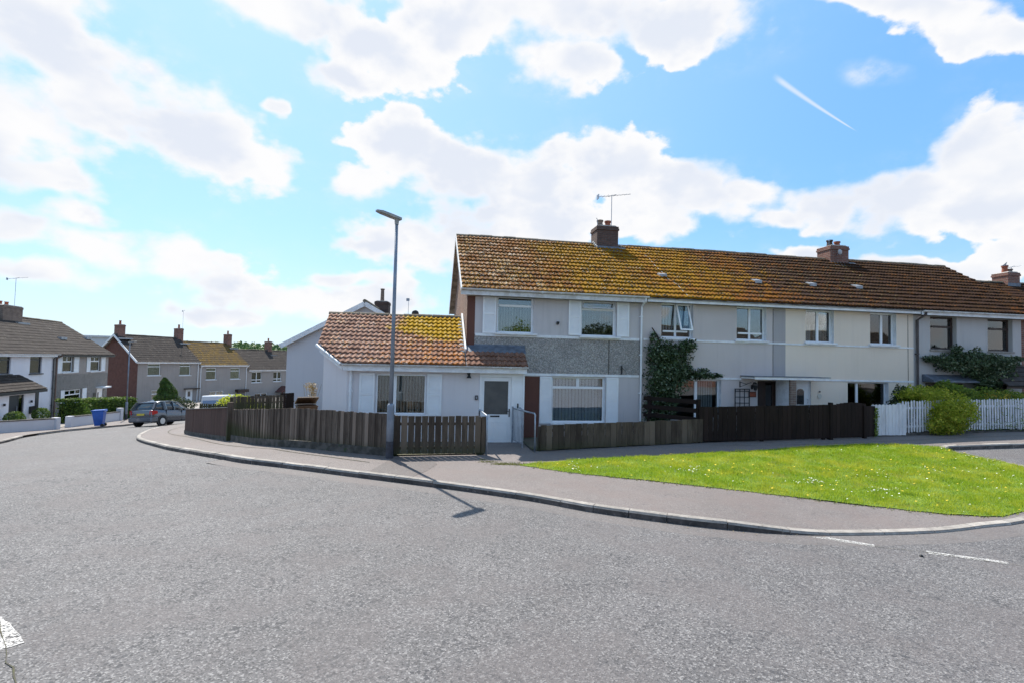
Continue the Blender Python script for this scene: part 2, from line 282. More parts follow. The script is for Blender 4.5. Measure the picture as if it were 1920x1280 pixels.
BLINDG = mat('blind_grey', (.40, .40, .42), rough=.8, isl=.08)
BLINDB = mat('blind_blue', (.70, .80, .88), rough=.8, isl=.05)
GLASSB = m_glass('bright_glass', .25, (.92, .96, .98)); GLASS = m_glass('window_glass', .10); GLASSD = m_glass('dark_glass', .05, (.35, .37, .4))
FROST = mat('frosted_glass', (.085, .085, .085), (.065, .065, .067), 3, rough=.35, spec=.5)
BLACK = mat('black_plastic', (.02, .02, .022), rough=.4); IRON = mat('black_iron', (.018, .02, .022), rough=.5)
BROWNFR = mat('frame_brown', (.05, .028, .022), (.03, .02, .017), 4, rough=.45)
GALV = mat('galvanised_steel', (.36, .40, .46), (.25, .28, .33), 7, rough=.45, metal=.55, spec=.5)
POLE = mat('lamp_pole_paint', (.24, .28, .34), (.18, .21, .26), 3, rough=.5, metal=.3)
LAMPG = mat('lamp_head_grey', (.36, .36, .35), (.28, .28, .27), 3, rough=.5, metal=.2)
LEAD = mat('lead_sheet', (.16, .19, .24), (.10, .12, .155), 6, rough=.5, metal=.25)
LEADL = mat('lead_pale', (.42, .43, .45), (.28, .29, .31), 6, rough=.5, metal=.2)
TERRA = mat('terracotta', (.33, .10, .055), (.22, .07, .04), 6, rough=.8); TERRAD = mat('terracotta_sooty', (.10, .06, .05), (.05, .035, .03), 6, rough=.85)
MORT = mat('mortar', (.55, .53, .50), (.36, .34, .32), 12, rough=.9, bump=.4)
SOIL = mat('soil', (.09, .065, .045), (.05, .04, .028), 6, rough=.95, bump=.6)
WGREY = m_wood('wood_weathered', (.19, .15, .122), (.10, .079, .064), (.048, .036, .029), .8, green=.75)
WGREY2 = m_wood('wood_weathered_brown', (.145, .112, .084), (.082, .064, .048), (.042, .031, .024), .65, green=.6)
WRED = m_wood('wood_red_brown', (.115, .073, .062), (.09, .057, .048), (.06, .04, .034), .25)
WDARK = m_wood('wood_dark_stain', (.027, .017, .0145), (.019, .012, .0105), (.012, .0085, .0075), .4, rough=.6)
WWHITE = m_wood('wood_white_paint', (.74, .75, .78), (.60, .61, .64), (.42, .42, .44), .18, rough=.6)
GRAVEL = mat('garden_earth', (.12, .10, .08), (.07, .075, .04), 2, rough=.95, bump=.5)
LAWN = mat('lawn_base', (.10, .17, .02), (.15, .22, .025), 1.5, rough=.95, bump=.5)
FIELD = mat('far_field', (.10, .105, .07), (.13, .125, .10), .02, rough=1)

# ---------------------------------------------------------------- helpers
class MB:
    def __init__(s): s.v = []; s.f = []; s.m = []
    def add(s, vs, fs, mi=0):
        o = len(s.v); s.v += [tuple(v) for v in vs]; s.f += [tuple(i + o for i in f) for f in fs]; s.m += [mi] * len(fs); return s
    def quad(s, a, b, c, d, mi=0): return s.add([a, b, c, d], [(0, 1, 2, 3)], mi)
    def box(s, x0, x1, y0, y1, z0, z1, mi=0):
        return s.add([(x0, y0, z0), (x1, y0, z0), (x1, y1, z0), (x0, y1, z0), (x0, y0, z1), (x1, y0, z1), (x1, y1, z1), (x0, y1, z1)],
                     [(0, 3, 2, 1), (4, 5, 6, 7), (0, 1, 5, 4), (1, 2, 6, 5), (2, 3, 7, 6), (3, 0, 4, 7)], mi)
    def obox(s, p, q, w, h, mi=0, up=(0, 0, 1)):
        """box along p-q, width w (sideways) and height h (about up), centred"""
        p = Vector(p); q = Vector(q); d = (q - p).normalized(); u = Vector(up); r = d.cross(u).normalized(); u = r.cross(d).normalized()
        vs = [c + r * sx * w / 2 + u * sz * h / 2 for c in (p, q) for sx, sz in ((-1, -1), (1, -1), (1, 1), (-1, 1))]
        return s.add(vs, [(0, 1, 2, 3), (7, 6, 5, 4), (0, 4, 5, 1), (1, 5, 6, 2), (2, 6, 7, 3), (3, 7, 4, 0)], mi)
    def tube(s, pts, r, n=8, mi=0, cap=True):
        pts = [Vector(p) for p in pts]; rs = r if isinstance(r, (list, tuple)) else [r] * len(pts); vs = []; fs = []
        for i, p in enumerate(pts):
            d = (pts[min(i + 1, len(pts) - 1)] - pts[max(i - 1, 0)]).normalized(); a = d.cross(Vector((0, 0, 1)))
            if a.length < .05: a = d.cross(Vector((1, 0, 0)))
            a.normalize(); b = d.cross(a)
            vs += [p + (a * math.cos(t) + b * math.sin(t)) * rs[i] for t in [2 * math.pi * k / n for k in range(n)]]
        for i in range(len(pts) - 1):
            fs += [(i * n + k, i * n + (k + 1) % n, (i + 1) * n + (k + 1) % n, (i + 1) * n + k) for k in range(n)]
        if cap: fs += [tuple(range(n))[::-1], tuple((len(pts) - 1) * n + k for k in range(n))]
        return s.add(vs, fs, mi)
    def prism(s, poly, a, b, mi=0, ax='y'):
        """poly of (u, w) extruded from a to b: ax y -> (u, a..b, w); ax x -> (a..b, u, w); ax z -> (u, w, a..b)"""
        f = {'y': lambda u, w, t: (u, t, w), 'x': lambda u, w, t: (t, u, w), 'z': lambda u, w, t: (u, w, t)}[ax]; n = len(poly)
        vs = [f(u, w, a) for u, w in poly] + [f(u, w, b) for u, w in poly]
        return s.add(vs, [tuple(range(n)), tuple(range(2 * n - 1, n - 1, -1))] + [(i, i + n, (i + 1) % n + n, (i + 1) % n) for i in range(n)], mi)
    def ball(s, c, r, n=10, mi=0, sq=(1, 1, 1)):
        vs = []; fs = []
        for i in range(n + 1):
            th = math.pi * i / n
            vs += [(c[0] + r * sq[0] * math.sin(th) * math.cos(2 * math.pi * k / n), c[1] + r * sq[1] * math.sin(th) * math.sin(2 * math.pi * k / n), c[2] + r * sq[2] * math.cos(th)) for k in range(n)]
        for i in range(n): fs += [(i * n + k, (i + 1) * n + k, (i + 1) * n + (k + 1) % n, i * n + (k + 1) % n) for k in range(n)]
        return s.add(vs, fs, mi)

def link_mesh(name, me, mats, parent=None):
    for m in (mats if isinstance(mats, (list, tuple)) else [mats]): me.materials.append(m)
    o = bpy.data.objects.new(name, me); COL.objects.link(o)
    if parent is not None: o.parent = parent
    return o
def rootloc(p):
    while p is not None and p.parent is not None: p = p.parent
    return p.location if p is not None else Vector((0, 0, 0))
def obj(name, mb, mats, parent=None, world=False, bevel=0, smooth=False):
    vs = mb.v
    if world and parent is not None:
        l = rootloc(parent); vs = [(v[0] - l[0], v[1] - l[1], v[2] - l[2]) for v in vs]
    me = bpy.data.meshes.new(name); me.from_pydata(vs, [], mb.f)
    me.polygons.foreach_set('material_index', mb.m)
    if smooth: me.polygons.foreach_set('use_smooth', [True] * len(mb.f))
    o = link_mesh(name, me, mats, parent)
    if bevel:
        b = o.modifiers.new('bevel', 'BEVEL'); b.width = bevel; b.segments = 2; b.limit_method = 'ANGLE'; b.angle_limit = R(40)
    return o
def tag(o, label, cat, group=None, kind=None):
    if label: o['label'] = label
    if cat: o['category'] = cat
    if group: o['group'] = group
    if kind: o['kind'] = kind
    return o
def thing(name, label, cat, loc=(0, 0, 0), rz=0, group=None):
    o = bpy.data.objects.new(name, None); COL.objects.link(o); o.location = loc; o.rotation_euler = (0, 0, rz); o.empty_display_size = .2
    return tag(o, label, cat, group)
def struct(o, label, cat):
    return tag(o, label, cat, kind='structure')

# ground levels (metres, read off the street): level by the houses, falling away down the street to the left, rising gently to the right
TT = [-99, 14, 19.6, 27, 37, 42, 49, 62, 75, 110, 200]; TV = [0, 0, -.5, -1.2, -1.9, -2.35, -2.75, -3.35, -3.6, -4.2, -6]
def sm(a, b, x):
    t = min(1, max(0, (x - a) / (b - a))); return t * t * (3 - 2 * t)
def g(x, y):
    return float(np.interp(.86 * y - .5 * x, TT, TV)) + .03 * max(0, min(x, 40) - 3) * sm(7, 13, y) * (1 - sm(16, 30, x) * .3)
def drop(x, y): return .075 * sm(4.6, 6.2, x) * (1 - sm(7.0, 8.6, y))
def gp(x, y): return g(x, y) - drop(x, y)          # pavement level
def gr(x, y): return g(x, y) - .115                # road level

def inside(poly, x, y):
    c = False; n = len(poly)
    for i in range(n):
        x1, y1 = poly[i]; x2, y2 = poly[i - 1]
        if (y1 > y) != (y2 > y) and x < (x2 - x1) * (y - y1) / (y2 - y1) + x1: c = not c
    return c
def smooth_curve(pts, step=.3):
    """Catmull-Rom through points"""
    out = []; P = [Vector(p) for p in pts]; P = [P[0] * 2 - P[1]] + P + [P[-1] * 2 - P[-2]]
    for i in range(1, len(P) - 2):
        n = max(1, int((P[i + 1] - P[i]).length / step))
        for k in range(n):
            t = k / n; a, b, c, d = P[i - 1], P[i], P[i + 1], P[i + 2]
            out.append(.5 * ((2 * b) + (c - a) * t + (2 * a - 5 * b + 4 * c - d) * t * t + (3 * b - a - 3 * c + d) * t ** 3))
    out.append(P[-2]); return [tuple(p) for p in out]
def drape(name, poly, zf, step, m, world_parent=None, skirt=0):
    pts = [Vector(p[:2]) for p in poly]; n = len(pts); edges = [(i, (i + 1) % n) for i in range(n)]
    xs = [p[0] for p in poly]; ys = [p[1] for p in poly]
    x = min(xs) + step / 2
    while x < max(xs):
        y = min(ys) + step / 2
        while y < max(ys):
            if inside(poly, x, y): pts.append(Vector((x + rng.uniform(-.1, .1) * step, y + rng.uniform(-.1, .1) * step)))
            y += step
        x += step
    v, e, f, *_ = delaunay_2d_cdt(pts, edges, [list(range(n))], 1, 1e-5)
    mb = MB(); mb.v = [(p.x, p.y, zf(p.x, p.y)) for p in v]; mb.f = [tuple(t) for t in f]
    # keep faces up
    ff = []
    for t in mb.f:
        a, b, c = (mb.v[i] for i in t[:3])
        ff.append(t if (b[0] - a[0]) * (c[1] - a[1]) - (b[1] - a[1]) * (c[0] - a[0]) > 0 else t[::-1])
    mb.f = ff; mb.m = [0] * len(ff)
    return obj(name, mb, m)

# ---------------------------------------------------------------- setting: ground, road, pavement
def axis(lo, hi, near, nstep, fstep):
    a = list(np.arange(-near, near + .1, nstep)); b = []
    x = near + nstep; s = nstep
    while x < hi: b.append(x); s *= 1.35; x += s
    b.append(hi); return [-t for t in b[::-1] if t <= -lo] + a + b
gx = axis(-900, 900, 60, 3, 60); gy = axis(-900, 900, 75, 3, 60)
mb = MB(); nx = len(gx)
for y in gy:
    for x in gx: mb.v.append((x, y, g(x, y) - .45))
for j in range(len(gy) - 1):
    for i in range(nx - 1): mb.f.append((j * nx + i, j * nx + i + 1, (j + 1) * nx + i + 1, (j + 1) * nx + i))
mb.m = [0] * len(mb.f)
struct(obj('ground', mb, FIELD), 'green ground beneath and beyond the estate', 'ground')

KERB = [(-4, 66), (-8, 54), (-11.5, 45), (-13.9, 38.5), (-14.57, 34.5), (-14.78, 32.22), (-13.9, 28.66), (-11.88, 23.8), (-8.35, 18.08), (-6.4, 15.4), (-4.72, 13.3), (-2.99, 12.2), (-.99, 10.98), (.72, 9.94), (2.01, 9.06), (2.77, 8.4), (3.54, 7.88), (4.25, 7.46), (4.82, 7.2), (5.52, 6.95), (6.5, 6.8), (7.92, 6.76), (9.14, 6.92), (10.04, 7.05), (11.8, 7.6), (13.4, 8.5), (14.3, 9.5), (14.45, 10.3)]
KC = smooth_curve(KERB, .3)
EAST = [(14.25, 10.6), (14.1, 11.2), (14.15, 11.75), (14.6, 12.0), (15.5, 12.02), (17.1, 11.98), (20, 12.0), (30, 12.2), (45, 12.5)]
EC = smooth_curve(EAST, .4)
LEFTK = [(-12.5, 4), (-13.6, 9), (-15.0, 15), (-16.3, 20), (-17.4, 24.54), (-18.84, 27.96), (-19.3, 30.2), (-19.55, 33), (-19.6, 35.5), (-19.5, 38.4), (-18.3, 43), (-13, 55), (-5, 70)]
LC = smooth_curve(LEFTK, .6)
INNER = [(45, 14.2), (30, 14.1), (15, 13.9), (13.6, 13.75), (8.1, 13.85), (3.15, 13.5), (2.95, 13.6), (2.95, 15.69), (1.60, 15.69), (1.60, 13.1), (-.7, 12.95), (-2.6, 13.98), (-3.9, 14.9), (-5.05, 16.4), (-6.2, 18.3), (-7.4, 20.0), (-9.6, 23.7), (-10.9, 25.9), (-9.5, 33), (-7, 43), (-3, 54), (1, 64)]
road_poly = [(-40, -45), (48, -45), (60, 12.0), (60, 16), (20, 16), (5, 30), (4, 70), (-9, 74), (-20, 58), (-26, 45), (-27, 30), (-26, 10)]
struct(drape('road', road_poly, gr, 1.0, A_ROAD), 'worn grey chipped asphalt road curving away down the hill', 'road')
pave_poly = KC + EC + INNER
struct(drape('pavement', pave_poly, gp, .45, A_PATH), 'smooth pinkish grey footpath around the corner', 'pavement')
lp = LC + [(-8, 73), (-16, 58), (-22.4, 44.5), (-23.6, 41), (-22.5, 36.4), (-21.0, 33.2), (-22.0, 30.2), (-25.5, 22), (-25, 8), (-18, 2)]
struct(drape('pavement', lp, lambda x, y: g(x, y) - .005, .8, A_PATH), 'footpath along the low white walls across the road', 'pavement')
garden = [(45, 14.2), (30, 14.1), (15, 13.9), (13.6, 13.75), (8.1, 13.85), (3.15, 13.5), (2.95, 13.6), (2.95, 15.69), (1.60, 15.69), (1.60, 13.1), (-.7, 12.95), (-2.6, 13.98), (-3.9, 14.9), (-5.05, 16.4), (-6.2, 18.3), (-7.4, 20.0), (-9.6, 23.7), (-10.9, 25.9), (-8, 34), (-3, 45), (12, 45), (45, 32)]
struct(drape('garden_ground', garden, lambda x, y: g(x, y) + .03, .8, GRAVEL), 'bare earth of the front gardens behind the fences', 'ground')
lgard = [(-8, 73), (-16, 58), (-22.4, 44.5), (-23.6, 41), (-22.5, 36.4), (-21.0, 33.2), (-22.0, 30.2), (-25.5, 22), (-34, 22), (-40, 60), (-45, 90), (-14, 90)]
struct(drape('garden_ground', lgard, lambda x, y: g(x, y) + .02, 1.5, SLAB), 'pale paved gardens in front of the left hand houses', 'ground')

# channel of smoother asphalt along the kerb
def offset_curve(c, d):
    out = []
    for i, p in enumerate(c):
        a = Vector(c[max(0, i - 1)]); b = Vector(c[min(len(c) - 1, i + 1)]); t = (b - a).normalized(); out.append((p[0] + t.y * d, p[1] - t.x * d))
    return out
mb = MB(); o1 = offset_curve(KC, .0); o2 = [(p[0] + .05 * mnoise.noise(Vector((p[0] * 2, p[1] * 2, 0))), p[1] + .05 * mnoise.noise(Vector((p[0] * 2, p[1] * 2, 3)))) for p in offset_curve(KC, .42)]
for i in range(len(KC) - 1):
    if .86 * KC[i][1] - .5 * KC[i][0] > 13.9: continue
    w0 = 0.0; a, b, c, d = o1[i], o1[i + 1], o2[i + 1], o2[i]
    mb.quad(*[(p[0], p[1], gr(*p) + z_) for p, z_ in ((d, .0008), (c, .0008), (b, .006), (a, .006))])
struct(obj('road_channel', mb, A_EDGE), 'smooth brown tinged strip of road along the kerb', 'road')

# kerb stones: a run of bevelled blocks
def kerb(name, curve, top, L=.9, w=.13, skip=None, label=''):
    mb = MB(); acc = 0; seg = [curve[0]]; lim = L
    def stone(pts):
        pts = [Vector(p) for p in pts]; jz = rng.uniform(-.006, .006); vs = []; n = 0
        ins = .006
        for k, p in enumerate(pts):
            t = (pts[min(k + 1, len(pts) - 1)] - pts[max(k - 1, 0)]).normalized(); nrm = Vector((-t.y, t.x))
            q = p + t * (ins if k == 0 else (-ins if k == len(pts) - 1 else 0)); z = top(p.x, p.y) + jz
            for off, dz in ((-.012, -.30), (-.012, -.03), (.006, .004), (w, .006), (w, -.3)):
                r = q + nrm * off; vs.append((r.x, r.y, z + dz))
        m = 5; fs = [tuple(range(m)), tuple((len(pts) - 1) * m + k for k in range(m))[::-1]]
        for k in range(len(pts) - 1):
            fs += [(k * m + j, k * m + (j + 1) % m, (k + 1) * m + (j + 1) % m, (k + 1) * m + j)[::-1] for j in range(m)]
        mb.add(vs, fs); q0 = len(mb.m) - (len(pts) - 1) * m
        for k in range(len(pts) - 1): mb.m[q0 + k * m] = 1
    for i in range(1, len(curve)):
        a = Vector(curve[i - 1]); b = Vector(curve[i]); d = (b - a).length
        while acc + d >= lim:
            q = a + (b - a) * ((lim - acc) / d); seg.append(tuple(q)); stone(seg); seg = [tuple(q)]; d -= (lim - acc); a = q; acc = 0; lim = L * rng.choice((1, 1, .67)) if L > .7 else L
            if d < 1e-4: d = 1e-4
        acc += d; seg.append(tuple(b))
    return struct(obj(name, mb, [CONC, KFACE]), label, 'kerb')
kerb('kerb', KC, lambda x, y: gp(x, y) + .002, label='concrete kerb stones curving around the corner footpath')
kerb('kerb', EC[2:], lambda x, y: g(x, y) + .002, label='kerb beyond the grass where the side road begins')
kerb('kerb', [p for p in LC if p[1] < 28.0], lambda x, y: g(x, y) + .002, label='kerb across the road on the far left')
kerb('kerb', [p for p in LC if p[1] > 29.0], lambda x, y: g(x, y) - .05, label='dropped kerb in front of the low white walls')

# grass verge
GR1 = [(2.25, 11.66), (2.6, 11.38), (3.52, 10.58), (4.48, 9.98), (5.35, 9.4), (6.18, 8.9), (6.92, 8.4), (7.71, 8.0), (8.49, 7.66), (9.24, 7.38), (9.9, 7.22)]
GR2 = [(11.7, 7.75), (13.2, 8.6), (14.1, 9.6), (14.25, 10.3), (14.05, 10.8), (13.95, 11.3), (14.1, 11.8), (13.6, 12.3), (12.4, 12.6), (10.35, 12.56), (8.57, 12.36), (6.96, 12.24), (5.46, 12.18), (4.05, 12.15), (3.1, 11.98), (2.55, 11.80)]
c1 = smooth_curve(GR1, .25); c2 = smooth_curve(GR2, .25)
gpoly = [(x + .035 * mnoise.noise(Vector((x * 3, y * 3, 1))), y + .05 * mnoise.noise(Vector((x * 3, y * 3, 5)))) for x, y in c1 + c2]
def gz(x, y): return gp(x, y) + .006 + .012 * (mnoise.noise(Vector((x * .6, y * .6, 0))) + .5)
struct(drape('verge_soil', gpoly, gz, .3, LAWN), 'thatch under the mown grass of the corner verge', 'grass')
def m_grass():
    m, T, b, g_ = custom('grass_blades'); i = g_.outputs['Random Per Island']; p = g_.outputs['Position']
    c = T.mix(i, (.21, .33, .012), (.42, .53, .04)); c = T.mix(T.ss(T.noise(p, 1.1, 4, .6), .42, .66), c, (.50, .52, .05)); c = T.mix(T.ss(T.noise(T.mapping(p, loc=(3, 9, 0)), 2.3, 5, .7), .56, .70, 0, .7), c, (.42, .38, .12)); c = T.mix(T.ss(T.noise(p, 4.5, 3, .6), .56, .72, 0, .75), c, (.09, .20, .018))
    T.put(b.inputs['Base Color'], c); b.inputs['Roughness'].default_value = .5; b.inputs['Specular IOR Level'].default_value = .3
    tr = T.n('ShaderNodeBsdfTranslucent'); T.put(tr.inputs[0], c); ms = T.n('ShaderNodeMixShader'); ms.inputs[0].default_value = .45
    T.put(ms.inputs[1], b.outputs[0]); T.put(ms.inputs[2], tr.outputs[0]); T.put(m.node_tree.nodes['Material Output'].inputs[0], ms.outputs[0]); return m
def tri_mesh(name, co, nper, mats, parent=None):
    """co: (n, nper, 3) array -> one n-gon each"""
    n = len(co); me = bpy.data.meshes.new(name); me.vertices.add(n * nper); me.vertices.foreach_set('co', co.reshape(-1).astype('f4'))
    me.loops.add(n * nper); me.loops.foreach_set('vertex_index', np.arange(n * nper, dtype='i4'))
    me.polygons.add(n); me.polygons.foreach_set('loop_start', np.arange(0, n * nper, nper, dtype='i4')); me.polygons.foreach_set('loop_total', np.full(n, nper, dtype='i4'))
    me.update(calc_edges=True); me.validate(); return link_mesh(name, me, mats, parent)
pts = []
while len(pts) < 105000:
    x = rng.uniform(1.6, 14.3); y = rng.uniform(7.1, 12.7)
    if inside(gpoly, x, y): pts.append((x + rng.gauss(0, .035), y + rng.gauss(0, .03)))
P = np.array(pts); Z = np.array([gz(x, y) for x, y in pts]); n = len(P)
tuft = np.array([mnoise.noise(Vector((x * 2.3, y * 2.3, 4))) for x, y in pts])
hh = nrng.uniform(.025, .06, n) * (1.05 + .9 * np.clip(tuft, -.6, 1)); ang = nrng.uniform(0, 2 * np.pi, n); ww = nrng.uniform(.004, .008, n); lean = nrng.uniform(0, .05, n); la = nrng.uniform(0, 2 * np.pi, n)
co = np.zeros((n, 3, 3)); co[:, 0] = np.c_[P[:, 0] - np.cos(ang) * ww, P[:, 1] - np.sin(ang) * ww, Z - .01]; co[:, 1] = np.c_[P[:, 0] + np.cos(ang) * ww, P[:, 1] + np.sin(ang) * ww, Z - .01]
co[:, 2] = np.c_[P[:, 0] + np.cos(la) * lean, P[:, 1] + np.sin(la) * lean, Z + hh]
GRASSM = m_grass()
tag(tri_mesh('grass', co, 3, GRASSM), 'bright green grass of the corner verge with uneven edge', 'grass', kind='stuff')
# straggling weeds at the verge tip and along joints
w = []
for cx_, cy_, nn, sp in ((1.55, 12.1, 160, .12), (1.85, 11.82, 220, .14), (2.2, 11.75, 260, .16), (2.0, 11.9, 160, .2), (1.45, 12.35, 60, .07)):
    for k in range(nn):
        x = rng.gauss(cx_, sp); y = rng.gauss(cy_, sp * .25); z = gp(x, y); a = rng.uniform(0, 6.28); h = rng.uniform(.015, .045)
        w.append([(x - .006 * math.cos(a), y - .006 * math.sin(a), z), (x + .006 * math.cos(a), y + .006 * math.sin(a), z), (x + rng.uniform(-.03, .03), y + rng.uniform(-.03, .03), z + h)])
for k in range(900):
    i = rng.randrange(len(c1) - 1); x, y = c1[i]; x += rng.uniform(-.12, .12); y += rng.uniform(-.10, .02); z = gp(x, y); a = rng.uniform(0, 6.28)
    w.append([(x - .006 * math.cos(a), y - .006 * math.sin(a), z), (x + .006 * math.cos(a), y + .006 * math.sin(a), z), (x + rng.uniform(-.02, .02), y + rng.uniform(-.02, .02), z + rng.uniform(.01, .035))])
WEED = m_leaf('weed_leaf', (.12, .16, .03), (.26, .24, .07))
tag(tri_mesh('weeds', np.array(w), 3, WEED), 'thin weeds straggling onto the path at the tip of the verge', 'weeds', kind='stuff')
def flowers(name, label, m, spots, size, n_bg):
    c = []
    L = [(rng.gauss(sx, s1), rng.gauss(sy, s2)) for sx, sy, s1, s2, k in spots for _ in range(k)] + [(rng.uniform(2, 14), rng.uniform(7.3, 12.4)) for _ in range(n_bg)]
    for x, y in L:
        if not inside(gpoly, x, y): continue
        z = gz(x, y) + rng.uniform(.03, .055); r = size * rng.uniform(.7, 1.2); tx = rng.uniform(-.4, .4); ty = rng.uniform(-.6, .1)
        c.append([(x + r * math.cos(t), y + r * math.sin(t), z + r * math.cos(t) * tx + r * math.sin(t) * ty) for t in [k * math.pi / 3 for k in range(6)]])
    tag(tri_mesh(name, np.array(c), 6, m), label, 'flowers', kind='stuff')
DAISY = mat('daisy_petal', (.80, .80, .78), rough=.7); DANDY = mat('dandelion_yellow', (.75, .48, .03), (.80, .60, .05), 8, rough=.7)
flowers('daisies', 'white daisies scattered in clumps through the verge grass', DAISY, [(3.4, 11.1, .22, .18, 60), (6.0, 10.6, .3, .15, 50), (7.9, 9.3, .25, .12, 70), (8.9, 8.6, .3, .15, 70), (9.9, 9.4, .35, .2, 30), (12.2, 9.9, .8, .3, 40), (13.9, 10.8, .15, .5, 60)], .014, 260)
flowers('dandelions', 'yellow dandelions dotted across the verge grass', DANDY, [(7.3, 10.4, .35, .2, 30), (8.6, 10.1, .6, .2, 50), (10.1, 9.9, .8, .25, 60), (6.2, 10.3, .25, .15, 18), (11.5, 10.1, .6, .25, 26), (13.7, 11.3, .25, .3, 22)], .018, 320)

# road markings, crack, patch, stone
def strip(pts, w, z, jag=.012, seed=1):
    r = random.Random(seed); c = smooth_curve(pts, .08); mb = MB(); L = offset_curve(c, w / 2); Rr = offset_curve(c, -w / 2)
    L = [(x + r.uniform(-jag, jag), y + r.uniform(-jag, jag)) for x, y in L]; Rr = [(x + r.uniform(-jag, jag), y + r.uniform(-jag, jag)) for x, y in Rr]
    for i in range(len(c) - 1): mb.quad(*[(p[0], p[1], gr(*p) + z) for p in (L[i], L[i + 1], Rr[i + 1], Rr[i])])
    return mb
mb = strip([(5.72, 6.96), (6.1, 6.66), (6.46, 6.37)], .12, .005, seed=3)
for a in (strip([(7.0, 6.07), (7.36, 5.84), (7.74, 5.60)], .11, .005, seed=4),): mb.add(a.v, a.f)
struct(obj('road_marking', mb, PAINT_RD), 'worn white give way dashes at the side road mouth', 'road marking')
struct(obj('road_marking', strip([(-4.05, 5.64), (-3.74, 5.36), (-3.42, 5.05)], .20, .005, .008, 5), PAINT_RD), 'worn white dash at the left edge of the road', 'road marking')
CRACK = mat('crack_dark', (.075, .066, .055), (.085, .085, .045), 20, rough=1)
struct(obj('road_crack', strip([(-4.3 + 1.9 * t / 22 + rng.uniform(-.014, .014), 6.15 - 2.25 * t / 22 + .10 * math.sin(t / 22 * 3.1) * -1 + rng.uniform(-.014, .014)) for t in range(23)], .007, .007, .004, 6), CRACK), 'mossy joint line in the road by the worn dash', 'crack')
struct(obj('road_crack', strip([(5.2, 7.1), (5.7, 6.93), (6.45, 6.35), (7.0, 6.05), (7.8, 5.52), (9.2, 4.75)], .009, .009, .003, 7), CRACK), 'thin joint line running beneath the white dashes', 'crack')
struct(drape('pavement_patch', [(-.75, 12.6), (-.55, 12.75), (.2, 12.8), (.35, 11.9), (.1, 11.2), (-.2, 10.65), (-.75, 10.95), (-1.1, 11.25)], lambda x, y: gp(x, y) + .004, .4, A_PATCH), 'darker asphalt patch in the path beside the lamp post', 'pavement')
mb = MB()
def crackline(pts, w=.012, seed=1):
    r = random.Random(seed); c = smooth_curve(pts, .12); L = offset_curve(c, w / 2); Q = offset_curve(c, -w / 2)
    for i in range(len(c) - 1): mb.quad(*[(p[0] + r.uniform(-.004, .004), p[1], gp(*p) + .008) for p in (L[i], L[i + 1], Q[i + 1], Q[i])])
crackline([(-13.2, 33), (-13.0, 30), (-11.9, 26.5), (-8.9, 21.6), (-6.6, 17.6), (-5.2, 15.6), (-3.6, 13.9), (-2.2, 12.9), (-1.2, 12.2)], .03)
crackline([(8.1, 13.4), (9.3, 13.05), (10.6, 12.95), (12.6, 12.9), (15, 12.95), (20, 13.1)], .02, 2)
struct(obj('pavement_crack', mb, CRACK), 'dark seam running through the footpath', 'crack')
DRY = mat('dry_debris', (.36, .27, .15), (.22, .17, .10), 30, rough=1, isl=.3)
mb = MB()
for k in range(420):
    t = rng.random(); i = int(t * (len(KC) - 1)); x, y = KC[i]
    if not (-2 < x < 9): continue
    if rng.random() > (1 if 4.0 < x < 5.6 else .25): continue
    o = rng.uniform(.03, .10); a = Vector(KC[min(i + 1, len(KC) - 1)]) - Vector(KC[i - 1]); a.normalize(); x += a.y * o + rng.uniform(-.15, .15) * a.x; y += -a.x * o + rng.uniform(-.15, .15) * a.y
    th = rng.uniform(0, 6.28); s = rng.uniform(.006, .018); z = gr(x, y) + .012
    mb.add([(x + s * math.cos(th + q), y + s * math.sin(th + q), z + rng.uniform(0, .008)) for q in (0, 2.0, 4.2)], [(0, 1, 2)])
tag(obj('leaf_litter', mb, DRY), 'dry brown litter gathered in the gutter against the kerb', 'leaf litter', kind='stuff')
mb = MB(); mb.ball((6.76, 5.94, gr(6.76, 5.94) + .012), .022, 7, sq=(1.2, 1, .8))
tag(obj('stone', mb, BLACK), 'small black stone on the road below the second white dash', 'stone')
#MORE

# ---------------------------------------------------------------- building kit
def wall_front(mb, x0, x1, z0, z1, y, ops, mfun=lambda x, z: 0, rev=.19, back=.75, extra_x=(), extra_z=(), mrev=None, mdark=None):
    """front wall at depth y with openings (x0,x1,z0,z1[,reveal material]); each opening gets reveals and a dark room box behind"""
    xs = sorted(set([x0, x1] + [o[0] for o in ops] + [o[1] for o in ops] + [e for e in extra_x if x0 < e < x1]))
    zs = sorted(set([z0, z1] + [o[2] for o in ops] + [o[3] for o in ops] + [e for e in extra_z if z0 < e < z1]))
    for i in range(len(xs) - 1):
        for j in range(len(zs) - 1):
            xc = (xs[i] + xs[i + 1]) / 2; zc = (zs[j] + zs[j + 1]) / 2
            if any(o[0] < xc < o[1] and o[2] < zc < o[3] for o in ops): continue
            mb.quad((xs[i], y, zs[j]), (xs[i + 1], y, zs[j]), (xs[i + 1], y, zs[j + 1]), (xs[i], y, zs[j + 1]), mfun(xc, zc))
    for o in ops:
        a, b, c, d = o[:4]; rm = o[4] if len(o) > 4 else (mrev if mrev is not None else 0)
        for (p, q) in (((a, c), (a, d)), ((a, d), (b, d)), ((b, d), (b, c)), ((b, c), (a, c))):
            mb.quad((p[0], y, p[1]), (q[0], y, q[1]), (q[0], y + rev, q[1]), (p[0], y + rev, p[1]), rm)
            mb.quad((p[0], y + rev, p[1]), (q[0], y + rev, q[1]), (q[0], y + back, q[1]), (p[0], y + back, p[1]), mdark)
        mb.quad((a, y + back, c), (b, y + back, c), (b, y + back, d), (a, y + back, d), mdark)
